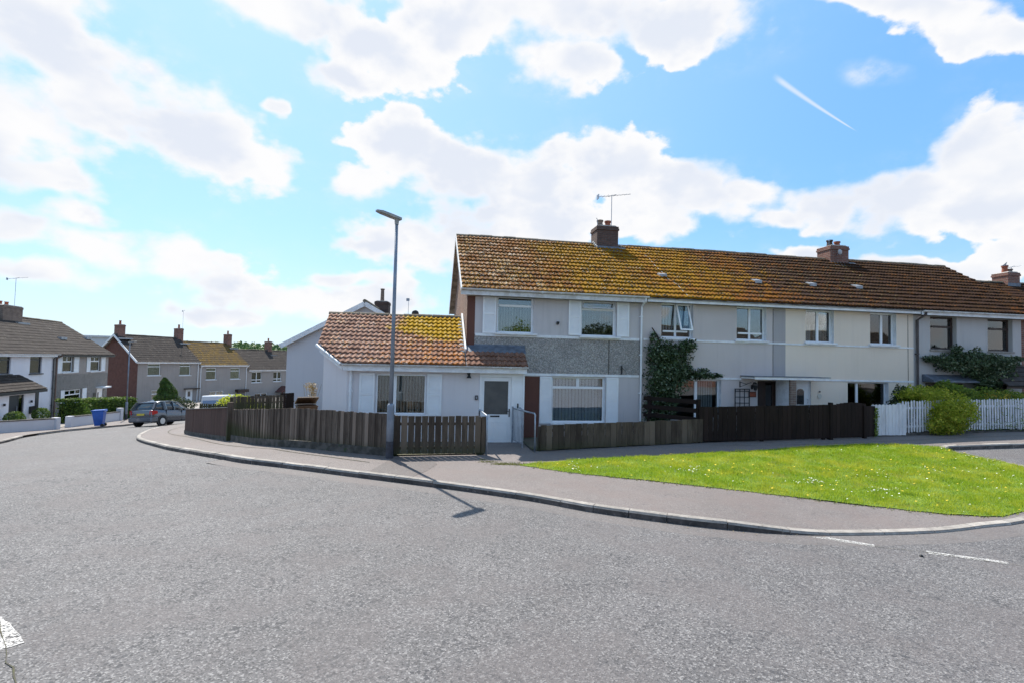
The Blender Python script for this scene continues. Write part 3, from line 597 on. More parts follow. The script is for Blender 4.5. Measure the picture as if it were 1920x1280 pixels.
def slats(x0, x1, z0, z1, y, pitch=.085, w=.075, ang=.55, gap=0):
    mb = MB(); n = int((x1 - x0) / pitch)
    for i in range(n):
        xc = x0 + (i + .5) * (x1 - x0) / n; a = ang + rng.uniform(-.08, .08); dx = w / 2 * math.cos(a); dy = w / 2 * math.sin(a)
        mb.quad((xc - dx, y - dy, z0 + gap), (xc + dx, y + dy, z0 + gap), (xc + dx, y + dy, z1), (xc - dx, y - dy, z1))
    return mb
def window(par, x0, x1, z0, z1, y, bars=(), fr=.055, world=False, blind=None, bm=None, frm=None, gl=None, sill=None, skip_pane=False, label=None, thick=.05, ang=.55, pitch=.085):
    """frame with bars (x0,x1,z0,z1), a pane, maybe a blind, maybe a sill"""
    mb = MB(); frm = frm or WHITE
    if world and y > 15.81:
        k_ = y / YF; bars = [(b[0] * k_, b[1] * k_, b[2], b[3]) for b in bars]
    mb.box(x0, x1, y, y + thick, z0, z0 + fr); mb.box(x0, x1, y, y + thick, z1 - fr, z1)
    mb.box(x0, x0 + fr, y + .001, y + thick - .001, z0 + fr, z1 - fr); mb.box(x1 - fr, x1, y + .001, y + thick - .001, z0 + fr, z1 - fr)
    for k, b in enumerate(bars): mb.box(b[0], b[1], y - .004 - .001 * k, y + thick + .003 + .001 * k, b[2], b[3])
    w = obj('window', mb, frm, par, world, bevel=.006)
    if label: w['label'] = label
    P = MB(); P.box(x0 + fr * .5, x1 - fr * .5, y + .022, y + .028, z0 + fr * .5, z1 - fr * .5); obj('pane', P, gl or GLASS, w, world)
    if blind:
        for bl in (blind if isinstance(blind, list) else [blind]):
            bx0, bx1, bz0, bz1 = bl
            obj('blind', slats(bx0, bx1, bz0, bz1, y + .13, ang=ang, pitch=pitch, w=pitch * .95), bm or BLIND, w, world)
    if sill: m2 = MB(); m2.box(sill[0], sill[1], sill[2], y + .02, z0 - sill[3], z0 - .003); obj('sill', m2, sill[4] if len(sill) > 4 else WHITEP, w, world, bevel=.006)
    return w
def shutter(par, x0, x1, z0, z1, y, world=False, m=None):
    mb = MB(); f = .055; zm = (z0 + z1) / 2
    mb.box(x0, x1, y - .015, y, z0, z1)
    mb.box(x0, x1, y - .032, y - .016, z0, z0 + f); mb.box(x0, x1, y - .032, y - .016, z1 - f, z1)
    mb.box(x0, x0 + f, y - .033, y - .016, z0 + f, z1 - f); mb.box(x1 - f, x1, y - .033, y - .016, z0 + f, z1 - f); mb.box(x0 + f, x1 - f, y - .032, y - .016, zm - f / 2, zm + f / 2)
    n = int((z1 - z0) / .042)
    for i in range(n):
        z = z0 + f + (i + .3) * (z1 - z0 - 2 * f) / n
        if abs(z - zm) < f * .8: continue
        mb.quad((x0 + f, y - .028, z - .012), (x1 - f, y - .028, z - .012), (x1 - f, y - .018, z + .014), (x0 + f, y - .018, z + .014))
    return obj('shutter', mb, m or WHITE, par, world)
def tiles(mb, x0, x1, y0, z0, pitch, n, expo, rp=.15, rolls=2, A=.024, lip=.034, seed=0, segs=6, ridge_skip=None):
    """n courses of roll tiles laid up a slope from the eave (y0, z0)"""
    r = random.Random(seed); c = math.cos(pitch); s = math.sin(pitch); tw = rp * rolls; nt = int(round((x1 - x0) / tw)); tw = (x1 - x0) / nt; S_ = segs * rolls
    for i in range(n):
        for j in range(nt):
            l = r.uniform(-.004, .006); tilt = r.uniform(-.004, .004); vs = []; off = r.uniform(-.006, .006)
            for vv, h0, k in ((i * expo + off, -.012, 1), (i * expo + off, lip + l, 1), ((i + 1) * expo + .03, .002 + l, 1)):
                for q in range(S_ + 1):
                    u = q / S_; wv = A * (max(0, .5 + .5 * math.cos(2 * math.pi * (u * rolls + .5))) ** 1.3); h = h0 + wv + tilt * (u - .5)
                    if h0 < 0: h = h0 + wv * .6
                    vs.append((x0 + (j + u) * tw - (.002 if q == S_ else 0), y0 + vv * c - h * s, z0 + vv * s + h * c))
            m = S_ + 1; fs = [(a * m + q, a * m + q + 1, (a + 1) * m + q + 1, (a + 1) * m + q) for a in (0, 1) for q in range(S_)]
            mb.add(vs, fs)
def courses(mb, x0, x1, y0, z0, pitch, n, expo, seed=0, lip=.022, sgn=1, tw=.33):
    """flat interlocking tiles as stepped courses (far roofs); sgn -1 builds the back slope"""
    r = random.Random(seed); c = math.cos(pitch); s = math.sin(pitch); nt = max(1, int((x1 - x0) / tw)); t_ = (x1 - x0) / nt
    for i in range(n):
        for j in range(nt):
            l = lip + r.uniform(-.004, .004); vs = []
            for vv, h in ((i * expo, -.01), (i * expo, l), ((i + 1) * expo + .02, .002)):
                for u in (j * t_, (j + 1) * t_ - .004): vs.append((x0 + u, y0 + sgn * (vv * c - h * s), z0 + vv * s + h * c))
            mb.add(vs, [(0, 1, 3, 2), (2, 3, 5, 4)])
def ridge(par, x0, x1, y, z, r=.12, world=False, m=None, name='ridge', L=.45):
    mb = MB(); n = int((x1 - x0) / L) or 1; l = (x1 - x0) / n
    for i in range(n):
        a = x0 + i * l; b = a + l - .008; rr = r + rng.uniform(-.003, .004); vs = []
        for X in (a, b):
            for k in range(7): t = math.pi * k / 6; vs.append((X, y - rr * math.cos(t), z - .045 + rr * .85 * math.sin(t)))
        dz_ = rng.uniform(-.012, .012) + .015 * math.sin(a * .7); vs = [(q_[0], q_[1], q_[2] + dz_) for q_ in vs]
        mb.add(vs, [(k, k + 1, k + 8, k + 7) for k in range(6)] + [tuple(range(7)), tuple(range(13, 6, -1))])
    return obj(name, mb, m, par, world)
def gutter(par, x0, x1, y, z, r=.055, world=False, m=None, name='gutter'):
    mb = MB(); vs = []; k_ = 7
    for X in (x0, x1):
        for rr in (r, r - .006):
            for k in range(k_): t = math.pi + math.pi * k / (k_ - 1); vs.append((X, y + rr * math.cos(t), z + rr * math.sin(t)))
    mb.add(vs, [(k, k + 1, 2 * k_ + k + 1, 2 * k_ + k) for k in range(k_ - 1)] + [(k_ + k, k_ + k + 1, 3 * k_ + k + 1, 3 * k_ + k)[::-1] for k in range(k_ - 1)] + [(0, k_, 3 * k_, 2 * k_), (k_ - 1, 2 * k_ - 1, 4 * k_ - 1, 3 * k_ - 1)])
    mb.box(x0, x0 + .004, y - r, y + r, z - r * .9, z); mb.box(x1 - .004, x1, y - r, y + r, z - r * .9, z)
    n = int((x1 - x0) / 1.0)
    for i in range(n): X = x0 + (i + .5) * (x1 - x0) / n; mb.box(X - .012, X + .012, y - r - .006, y + r, z - r - .006, z - r * .2)
    return obj(name, mb, m or WHITE, par, world)
def downpipe(par, x, y, z0, z1, r=.035, world=False, m=None, neck=None):
    mb = MB(); pts = [(x, y, z0), (x, y, z1)]
    if neck: pts = [(x, y, z0), (x, y, z1 - .25), (neck[0], neck[1], z1 - .07), (neck[0], neck[1], z1)]
    mb.tube(pts, r, 10); z = z0 + .3
    while z < z1 - .4: mb.tube([(x, y, z), (x, y, z + .05)], r + .008, 10); mb.box(x - .055, x + .055, y + r * .5, y + r + .02, z + .005, z + .045); z += 1.25
    return obj('downpipe', mb, m or WHITE, par, world, smooth=False)
def chimney(par, x0, x1, y0, y1, z0, z1, pots, world=False, m=None, lead=True, sg=1, leadm=None):
    mb = MB(); mb.box(x0, x1, y0, y1, z0, z1 - .16); mb.box(x0 - .03, x1 + .03, y0 - .03, y1 + .03, z1 - .159, z1 - .08); mb.box(x0 - .012, x1 + .012, y0 - .012, y1 + .012, z1 - .079, z1)
    c = obj('chimney', mb, m or BRICK, par, world)
    f = MB(); f.prism([(x0 + .02, z1 + .001), (x1 - .02, z1 + .001), (x1 - .12, z1 + .05), (x0 + .12, z1 + .05)], y0 + .03, y1 - .03); obj('flaunching', f, MORT, c, world)
    for (px, py, h, pm) in pots:
        p = MB(); p.tube([(px, py, z1 + .02), (px, py, z1 + h - .07), (px, py, z1 + h - .06), (px, py, z1 + h)], [.125, .105, .135, .135], 12); obj('chimney_pot', p, pm, c, world)
    return c
def aerial(loc, h, az, L, label, n_el=9, parent_note=None):
    t = thing('tv_aerial', label, 'aerial', loc)
    m = MB(); m.tube([(0, 0, 0), (0, 0, h)], .014, 6); obj('mast', m, GALV, t)
    d = Vector((math.cos(az), math.sin(az), .17)).normalized(); a = Vector((0, 0, h)) - d * L * .42; b = a + d * L
    m = MB(); m.tube([a, b], .010, 5); s = Vector((-math.sin(az), math.cos(az), 0))
    for i in range(n_el): p = a + d * L * (i + .5) / n_el; w = .10 + .10 * (1 - i / n_el); m.tube([p - s * w, p + s * w], .005, 4)
    m.tube([Vector((0, 0, h - .02)) - d * .18 + Vector((0, 0, .0)), Vector((0, 0, h + .03)) + d * .2], .012, 5)
    obj('boom', m, GALV, t); m = MB(); m.obox(a + Vector((0, 0, -.09)), a + Vector((0, 0, .09)), .03, .20, up=tuple(s)); obj('reflector', m, GALV, t)
    return t

# ================================================================ the terrace
YF = 15.7; EZ = 4.56; PIT = math.atan2(7.15 - 4.56, 19.35 - 15.35); EXPO = math.hypot(2.59, 4.0) / 15
def roof_region(T, x, y, z):
    p = T.n('ShaderNodeNewGeometry').outputs['Position']; big = T.m('MULTIPLY', T.m('SUBTRACT', T.noise(p, .55, 4, .6), .5), .45)
    right = T.ss(x, 9.0, 16.0); left = T.ss(x, 5.2, 3.0)
    yel = T.m('ADD', T.m('ADD', T.m('SUBTRACT', T.m('SUBTRACT', .53, T.m('MULTIPLY', right, .24)), T.m('MULTIPLY', left, .10)), big), T.m('MULTIPLY', T.ss(z, 6.9, 7.2), -.1))
    org = T.m('ADD', T.m('SUBTRACT', .56, T.m('MULTIPLY', right, .14)), T.m('MULTIPLY', big, -.6)); moss = T.m('ADD', .44, T.m('MULTIPLY', right, .08))
    org = T.m('ADD', org, T.m('MULTIPLY', right, -.04))
    wht = T.m('ADD', .27, T.m('MULTIPLY', left, .13))
    return yel, org, moss, wht
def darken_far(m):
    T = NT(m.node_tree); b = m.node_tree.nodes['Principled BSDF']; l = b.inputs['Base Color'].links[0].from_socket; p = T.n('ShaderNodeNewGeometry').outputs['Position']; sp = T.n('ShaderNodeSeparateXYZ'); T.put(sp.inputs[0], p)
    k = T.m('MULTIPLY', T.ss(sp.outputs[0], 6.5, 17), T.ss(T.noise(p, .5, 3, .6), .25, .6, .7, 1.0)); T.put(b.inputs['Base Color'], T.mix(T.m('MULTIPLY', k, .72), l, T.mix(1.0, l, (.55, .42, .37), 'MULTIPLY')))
TILE = m_tile('roof_tile_lichened', (.062, .038, .031), (.092, .058, .047), [(.265, .138, .007), (.20, .075, .012), (.055, .033, .015)], roof_region)
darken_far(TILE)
def ext_region(T, x, y, z):
    p = T.n('ShaderNodeNewGeometry').outputs['Position']; big = T.m('MULTIPLY', T.m('SUBTRACT', T.noise(p, 1.3, 4, .65), .5), .8)
    a = T.ss(x, -1.9, .5); up = T.ss(z, 2.6, 3.4)
    return T.m('ADD', T.m('ADD', .28, T.m('MULTIPLY', T.m('MULTIPLY', a, up), .42)), big), T.m('ADD', .40, T.m('MULTIPLY', a, .10)), .34, .37
TILEX = m_tile('roof_tile_clay', (.25, .145, .108), (.35, .215, .165), [(.36, .215, .008), (.33, .115, .018), (.10, .065, .045)], ext_region)
TILEP = m_tile('roof_tile_shaded', (.20, .11, .08), (.25, .14, .10), [(.3, .22, .04), (.2, .1, .04), (.10, .07, .05)], lambda T, x, y, z: (.2, .3, .35, .25))
RIDGET = mat('ridge_tile', (.17, .145, .115), (.11, .09, .06), 6, rough=.9, bump=.4, isl=.15, c3=(.28, .24, .12), s3=18)

def main_roof(par, x0, x1, seed, verge=None):
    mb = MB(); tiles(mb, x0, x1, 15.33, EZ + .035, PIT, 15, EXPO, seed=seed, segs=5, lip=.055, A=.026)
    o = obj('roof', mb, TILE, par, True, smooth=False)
    b = MB(); t = math.tan(PIT)
    b.prism([(15.35, EZ), (19.35, EZ + 4 * t), (23.35, EZ), (23.35, EZ - .06), (19.35, EZ + 4 * t - .07), (15.35, EZ - .02)], x0 + .005, x1 - .005, ax='x'); obj('roof_deck', b, SOFF, o, True)
    b = MB(); courses(b, x0, x1, 23.37, EZ + .03, PIT, 15, EXPO, seed, sgn=-1); obj('rear_slope', b, TILE, o, True)
    ridge(o, x0, x1, 19.35, 7.20, world=True, m=RIDGET)
    return o
def terrace_shell(par, x0, x1, zb, ops, mfun, mats, extra_x=(), extra_z=(), mrev=0, left=None, right=None, name='wall'):
    mb = MB(); nd = len(mats); wall_front(mb, x0, x1, zb, 4.55, YF, ops, mfun, extra_x=extra_x, extra_z=extra_z, mrev=mrev, mdark=nd)
    mb.box(x0 + .01, x1 - .01, 16.5, 23.0, zb, 4.5, nd)
    return obj(name, mb, list(mats) + [ROOMIN], par, True)
def fascia(par, x0, x1, m=WHITED, gut=True, gz_=4.545):
    mb = MB(); mb.box(x0, x1, 15.40, 15.42, 4.45 if not gut else 4.42, 4.54); o = obj('fascia', mb, m, par, True)
    mb = MB(); mb.box(x0, x1, 15.421, 15.695, 4.455 if not gut else 4.42, 4.47 if not gut else 4.435); obj('soffit', mb, SOFF, o, True)
    if gut: gutter(par, x0, x1, 15.30, 4.585, world=True, m=m)
def band(par, x0, x1, z0, z1, m=None, y=YF):
    mb = MB(); mb.box(x0, x1, y - .022, y + .01, z0, z1); return obj('band', mb, m or WHITEP, par, True)
def vent(roof, x, y, m=LEADL):
    z = EZ + (y - 15.35) * math.tan(PIT) + .05; mb = MB()
    mb.add([(x - .14, y - .16, z - .06), (x + .14, y - .16, z - .06), (x + .14, y - .16, z + .05), (x - .14, y - .16, z + .05), (x + .14, y + .2, z + .155), (x - .14, y + .2, z + .155), (x - .14, y + .2, z + .08), (x + .14, y + .2, z + .08)],
           [(0, 1, 2, 3), (3, 2, 4, 5), (1, 7, 4, 2), (0, 3, 5, 6)])
    obj('roof_vent', mb, m, roof, True)

# ---- house A with its single storey extension
A = thing('end_terrace_house', 'end of terrace house with white shutters, brown stripe and a low tiled extension', 'house', (1.25, 15.7, 0))
def amf(x, z):
    if x < 1.50: return 2
    if 3.0 < x < 3.61 and z < 1.96: return 2
    if z > 3.22 or z < 2.06: return 0
    return 1
opsA = [(2.19, 3.37, 3.30, 4.46, 3), (4.95, 6.13, 3.28, 4.44, 3), (4.02, 5.80, .50, 1.97, 3)]
terrace_shell(A, 1.25, 7.05, -.5, opsA, amf, [R_GREY, DASH, BROWN, WHITEP], (1.50, 3.0, 3.61), (3.22, 2.06, 1.96))
gb = MB(); t = math.tan(PIT); gb.add([(1.25, 15.7, -.6), (1.25, 23.0, -.6), (1.25, 23.0, 4.5), (1.25, 19.35, 4.5 + 3.65 * t), (1.25, 15.7, 4.5)], [(0, 1, 2, 3, 4)]); gb.quad((1.25, 23, -.6), (7, 23, -.6), (7, 23, 4.5), (1.25, 23, 4.5))
obj('gable_wall', gb, BROWNL, A, True)
rA = main_roof(A, 1.05, 7.05, 1)
mb = MB()
for s_ in (1, -1):
    y0_ = 15.33 if s_ == 1 else 23.37
    mb.obox((1.035, y0_, EZ - .02), (1.035, 19.35, 7.11), .03, .16, up=(0, 0, 1))
obj('bargeboard', mb, WHITED, rA, True)
mb = MB(); mb.tube([(1.24, 17.2, 5.2), (1.17, 17.2, 5.2)], .05, 8); obj('wall_vent', mb, WHITE, A, True)
mb = MB(); mb.box(1.02, 7.05, 15.36, 15.38, 4.41, 4.56); fa = obj('fascia', mb, WHITED, A, True); mb = MB(); mb.box(1.25, 7.05, 15.381, 15.695, 4.41, 4.425); obj('soffit', mb, SOFF, fa, True)
gutter(A, 1.02, 7.10, 15.30, 4.60, world=True, m=WHITED)
downpipe(A, 7.0, 15.64, -.1, 4.55, world=True, neck=(7.0, 15.32))
band(A, 1.52, 6.95, 3.18, 3.265); band(A, 2.98, 6.95, 1.985, 2.06)
window(A, 2.19, 3.37, 3.30, 4.46, 15.80, [(2.25, 3.31, 4.13, 4.20)], world=True, blind=(2.24, 3.31, 3.36, 4.13), ang=.95, sill=(2.12, 3.48, 15.56, .06))
window(A, 4.95, 6.13, 3.28, 4.44, 15.80, [(5.0, 6.08, 4.12, 4.19)], world=True, blind=[(5.0, 6.08, 3.34, 4.12), (5.0, 6.08, 4.2, 4.38)], ang=1.25, bm=BLINDG, sill=(4.88, 6.26, 15.56, .06), label='window with its narrow top light tilted open')
window(A, 4.02, 5.80, .50, 1.97, 15.80, [(4.07, 5.75, 1.58, 1.66), (4.85, 4.95, 1.66, 1.92)], world=True, gl=GLASSB, blind=(4.08, 5.75, .55, 1.9), bm=BLINDB, ang=.15, pitch=.11, sill=(3.98, 5.86, 15.60, .05), label='wide window with closed pale blue blinds')
# open top light of the second bedroom
mb = MB()
for a, b, c, d in ((5.0, 6.08, 4.185, 4.215), (5.0, 6.08, 4.36, 4.39), (5.0, 5.03, 4.215, 4.36), (6.05, 6.08, 4.215, 4.36)):
    def tilt(z): return 15.78 - (4.39 - z) * .75
    mb.add([(a, tilt(c), c), (b, tilt(c), c), (b, tilt(d), d), (a, tilt(d), d), (a, tilt(c) + .03, c), (b, tilt(c) + .03, c), (b, tilt(d) + .03, d), (a, tilt(d) + .03, d)], [(0, 1, 2, 3), (4, 7, 6, 5), (0, 4, 5, 1), (2, 6, 7, 3), (1, 5, 6, 2), (0, 3, 7, 4)])
obj('top_light', mb, WHITE, A, True)
for a, b, c, d in ((1.74, 2.16, 3.27, 4.50), (4.52, 4.93, 3.29, 4.50), (6.16, 6.58, 3.29, 4.50), (3.62, 4.0, .48, 1.965), (5.83, 6.24, .48, 1.965)): shutter(A, a, b, c, d, 15.69, True)
mb = MB(); mb.box(5.895, 5.92, 15.69, 15.705, 2.07, 3.17); obj('movement_joint', mb, CONCD, A, True)
mb = MB(); mb.tube([(4.16, 15.69, 3.64), (4.16, 15.62, 3.64)], .035, 8); mb.box(4.12, 4.20, 15.62, 15.68, 3.66, 3.71); obj('overflow_spout', mb, BLACK, A, True)
mb = MB(); mb.box(6.33, 6.36, 15.64, 15.69, 2.08, 2.36); mb.tube([(6.345, 15.66, 2.30), (6.45, 15.60, 2.18)], .007, 5); obj('cable_bracket', mb, BLACK, A, True)
chA = chimney(A, 6.58, 7.46, 18.98, 19.72, 6.7, 7.86, [(6.80, 19.3, .30, BRICKB), (7.13, 19.3, .29, TERRA)], True, BRICKD)
mb = MB(); mb.box(6.56, 7.48, 18.955, 18.978, 6.84, 7.05); mb.add([(6.50, 18.72, 6.82), (7.56, 18.72, 6.82), (7.62, 18.98, 7.0), (6.45, 18.98, 7.0)], [(0, 1, 2, 3)]); mb.add([(7.47, 18.9, 6.97), (7.75, 18.85, 6.94), (7.75, 19.3, 7.22), (7.47, 19.3, 7.24)], [(0, 1, 2, 3)])
obj('chimney_flashing', mb, LEAD, chA, True)
mb = MB()
for k in range(7): mb.ball((6.54 - .03 * (k % 2), 18.88 + .07 * k, 6.99 + .045 * k), .06, 6, sq=(.7, 1, .8))
obj('mortar_fillet', mb, MORT, chA, True)
mb = MB()  # small rods on the stack
mb.tube([(6.60, 19.0, 7.8), (6.58, 19.0, 8.12), (6.53, 19.0, 8.16)], .012, 5)
obj('cable_rod', mb, GALV, chA, True)
aerial((7.34, 19.45, 7.84), 1.42, R(2), 1.45, 'long television aerial on a mast above the chimney of two pots nearest the lamp post')

# extension of house A
XE, ZE = 14.7, 2.24; PX = math.atan2(1.56, 2.5); EX = math.hypot(1.56, 2.5) / 12
mb = MB(); wall_front(mb, -2.18, 1.62, -.4, 2.16, 15.0, [(-1.37, .06, .81, 1.98)], mrev=0, rev=.07, back=.9, mdark=1)
mb.quad((-2.95, 15.68, -.5), (-2.18, 15.0, -.5), (-2.18, 15.0, 2.16), (-2.95, 15.68, 2.76)); mb.add([(-2.95, 19.3, -.7), (-2.95, 15.68, -.5), (-2.95, 15.68, 2.76), (-2.95, 17.2, 3.70), (-2.95, 19.3, 2.4)], [(0, 1, 2, 3, 4)])
mb.box(1.56, 1.62, 15.001, 15.69, -.2, 2.16); mb.quad((-2.95, 19.3, -.7), (1.2, 19.3, -.7), (1.2, 19.3, 2.4), (-2.95, 19.3, 2.4)); mb.box(-2.9, 1.2, 15.95, 19.2, -.6, 2.1, 1)
mb.box(2.945, 2.985, 15.0, 15.69, -.2, 2.14)
ext = obj('extension_wall', mb, [R_LIGHT, ROOMIN], A, True)
mb = MB(); tiles(mb, -3.1, 1.16, XE - .02, ZE + .03, PX, 12, EX, seed=5, A=.04, lip=.045, segs=6)
bpy_me = bpy.data.meshes.new('extension_roof'); bpy_me.from_pydata(mb.v, [], mb.f); bm = bmesh = __import__('bmesh').new(); bm.from_mesh(bpy_me)
nv = Vector((-(15.50 - 14.66), -(3.07 - 2.30), 0)); nv.normalize()
__import__('bmesh').ops.bisect_plane(bm, geom=bm.verts[:] + bm.edges[:] + bm.faces[:], plane_co=Vector((-2.32, 14.66, 0)), plane_no=nv, clear_outer=True)
__import__('bmesh').ops.translate(bm, verts=bm.verts[:], vec=Vector((-1.25, -15.7, 0))); bm.to_mesh(bpy_me); bm.free()
xr = link_mesh('extension_roof', bpy_me, TILEX, A)
tx = math.tan(PX)
def zx(y): return ZE + (y - XE) * tx - .02
mb = MB(); mb.add([(-2.26, XE + .02, zx(XE + .02)), (1.2, XE + .02, zx(XE + .02)), (1.2, 17.2, zx(17.2)), (-3.06, 17.2, zx(17.2)), (-3.02, 15.53, zx(15.53))], [(0, 1, 2, 3, 4)])
mb.quad((-3.06, 17.2, zx(17.2)), (1.2, 17.2, zx(17.2)), (1.2, 19.5, 2.3), (-3.06, 19.5, 2.3)); obj('roof_deck', mb, SOFF, xr, True)
mb = MB(); courses(mb, -3.1, 1.2, 19.6, 2.28, PX, 11, EX, 3, sgn=-1); obj('rear_slope', mb, TILEX, xr, True)
ridge(xr, -3.12, 1.16, 17.2, 3.86, .11, True, RIDGET)
mb = MB(); mb.obox((1.20, 15.30, zx(15.30) + .10), (1.20, 17.25, zx(17.25) + .12), .05, .16); obj('verge_board', mb, WHITEP, xr, True)
mb = MB()
for k in range(11):
    y = 15.32 + k * .175; mb.ball((1.10, y, zx(y) + .075), .07, 8, sq=(1, .95, .55))
obj('verge_mortar', mb, mat('limewash', (.78, .77, .74), (.6, .58, .54), 14, rough=.9), xr, True)
# eave boards and gutters, straight part and the splayed corner
mb = MB(); mb.box(-2.26, 3.0, 14.74, 14.76, 2.06, 2.24); mb.box(-2.24, 3.0, 14.761, 14.995, 2.06, 2.075)
P0 = Vector((-2.26, 14.75, 2.15)); P1 = Vector((-3.03, 15.52, 2.64)); mb.obox(P0, P1, .022, .16); mb.quad((-2.24, 14.77, 2.07), (-2.18, 14.99, 2.07), (-2.95, 15.68, 2.60), (-3.02, 15.53, 2.56))
obj('extension_fascia', mb, WHITEP, xr, True)
gutter(xr, -2.30, 3.03, 14.675, 2.255, .05, True, WHITED)
mb = MB(); mb.tube([(-2.31, 14.67, 2.225), (-3.07, 15.46, 2.71)], .05, 8); mb.tube([(-3.05, 15.44, 2.69), (-3.14, 15.52, 2.76)], .052, 8); obj('verge_gutter', mb, WHITED, xr, True)
downpipe(A, -2.06, 14.93, -.1, 2.16, .04, True, WHITEP)
# small lean to roof over the door
mb = MB(); tiles(mb, 1.20, 3.02, XE - .02, ZE + .03, PX, 3, EX, seed=9, A=.04, lip=.045, segs=6); pr = obj('porch_roof', mb, TILEP, A, True)
mb = MB(); mb.quad((1.2, XE + .02, zx(XE + .02)), (3.0, XE + .02, zx(XE + .02)), (3.0, 15.69, zx(15.69)), (1.2, 15.69, zx(15.69))); mb.add([(3.0, XE + .02, 2.08), (3.0, 15.69, 2.08), (3.0, 15.69, zx(15.69)), (3.0, XE + .02, zx(XE + .02))], [(0, 1, 2, 3)]); obj('roof_deck', mb, WHITEP, pr, True)
mb = MB(); y0_, y1_ = 15.30, 15.675; n_ = 30
for k in range(n_):
    a = 1.22 + k * 1.86 / n_; b = 1.22 + (k + 1) * 1.86 / n_; ra = .012 * math.sin(k * .84); rb = .012 * math.sin((k + 1) * .84)
    mb.quad((a, y0_, zx(y0_) + .075 + ra), (b, y0_, zx(y0_) + .075 + rb), (b, y1_, zx(y1_) + .06), (a, y1_, zx(y1_) + .06))
mb.box(1.50, 3.12, 15.676, 15.695, 2.80, 2.93); obj('lead_flashing', mb, LEAD, pr, True)
# extension window, shutters, lamp
window(A, -1.37, .06, .81, 1.98, 15.05, [(-.90, -.79, .865, 1.925)], .05, True, blind=(-1.31, 0, .87, 1.92), ang=.75, sill=(-1.42, .10, 14.94, .04), label='extension window with half open vertical blinds')
shutter(A, -1.83, -1.40, .80, 1.99, 14.99, True); shutter(A, .08, .51, .78, 2.0, 14.99, True)
mb = MB(); mb.box(1.24, 1.34, 14.96, 14.99, 2.0, 2.06); mb.tube([(1.29, 14.95, 2.03), (1.29, 14.90, 2.03), (1.29, 14.87, 1.99), (1.29, 14.87, 1.95)], .012, 6); mb.tube([(1.29, 14.87, 2.0), (1.29, 14.87, 1.90)], [.03, .075], 10); obj('wall_lamp', mb, BLACK, A, True)
# front door
mb = MB(); y = 15.0
for a, b, c, d in ((1.62, 1.70, -.02, 2.02), (2.58, 2.66, -.02, 2.02), (1.70, 2.58, 1.94, 2.02), (2.93, 2.985, -.02, 2.02), (1.62, 2.985, 2.021, 2.055)): mb.box(a, b, y - .03, y + .05, c, d)
fr = obj('door_frame', mb, WHITE, A, True, bevel=.004)
mb = MB(); mb.box(1.703, 2.577, y - .012, y + .03, 0, .72); mb.box(1.703, 1.765, y - .012, y + .03, .72, 1.935); mb.box(2.49, 2.577, y - .012, y + .03, .72, 1.935); mb.box(1.765, 2.49, y - .012, y + .03, .72, .83); mb.box(1.765, 2.49, y - .012, y + .03, 1.82, 1.935)
for a, b in ((1.80, 2.10), (2.18, 2.48)):
    for c, d, e, f in ((a, b, .10, .118), (a, b, .592, .61), (a, a + .018, .118, .592), (b - .018, b, .118, .592)): mb.box(c, d, y - .02, y - .0125, e, f)
    mb.box(a + .05, b - .05, y - .018, y - .0125, .17, .54)
dr = obj('door', mb, WHITE, A, True, bevel=.003); dr['label'] = 'white door with a large frosted pane'
mb = MB(); mb.box(1.767, 2.488, y + .002, y + .01, .832, 1.818); obj('pane', mb, FROST, dr, True)
mb = MB(); mb.box(1.96, 2.24, y - .026, y - .013, .755, .80); obj('letterbox', mb, BLACK, dr, True)
mb = MB(); mb.box(2.515, 2.55, y - .022, y - .013, .76, 1.0); mb.tube([(2.53, y - .02, .93), (2.53, y - .06, .93), (2.43, y - .06, .93)], .011, 6); obj('handle', mb, BLACK, dr, True)
mb = MB(); mb.box(2.66, 2.93, y - .005, y + .03, -.02, 2.02); sp_ = obj('side_panel', mb, WHITE, A, True)
mb = MB(); mb.box(2.77, 2.81, y - .03, y - .006, 1.02, 1.16); obj('key_safe', mb, BLACK, sp_, True)
mb = MB(); mb.box(1.49, 1.58, y - .045, y - .001, 1.26, 1.39); db = obj('doorbell', mb, BLACK, A, True, bevel=.01); mb = MB(); mb.box(1.515, 1.555, y - .05, y - .0455, 1.29, 1.36); obj('bell_push', mb, GALV, db, True)
mb = MB(); mb.box(1.60, 2.99, 14.75, 15.72, -.3, -.005); obj('doorstep', mb, SLAB, A, True)

# ---- house B
B = thing('terraced_house', 'warm grey terraced house behind the ivy, one small upstairs window pushed open', 'house', (7.05, 15.7, 0))
opsB = [(7.73, 8.88, 3.32, 4.47), (10.49, 11.62, 3.32, 4.46), (8.2, 9.92, .62, 1.96), (11.29, 11.98, .1, 1.95, 2)]
terrace_shell(B, 7.05, 12.36, -.3, opsB, lambda x, z: 1 if x > 11.87 else 0, [R_GREYB, R_GREYB2, BROWNFR, WHITEP], (11.87,), mrev=3)
rB = main_roof(B, 7.05, 12.36, 2); fascia(B, 7.10, 12.36, WHITEP, False)
band(B, 7.1, 12.36, 3.21, 3.275); band(B, 7.1, 10.66, 1.97, 2.035)
window(B, 7.73, 8.88, 3.32, 4.47, 15.84, [(8.19, 8.26, 3.375, 4.415), (7.785, 8.665, 3.51, 3.57)], .05, True, blind=(7.78, 8.2, 3.6, 4.4), ang=.35, bm=BLINDG, sill=(7.68, 8.92, 15.64, .07), label='upstairs window with its right leaf pushed open')
mb = MB()
def leaf_pt(x, z, o=0): return (x + (4.42 - z) * .06, 15.74 - (4.45 - z) * .28 + o, z)
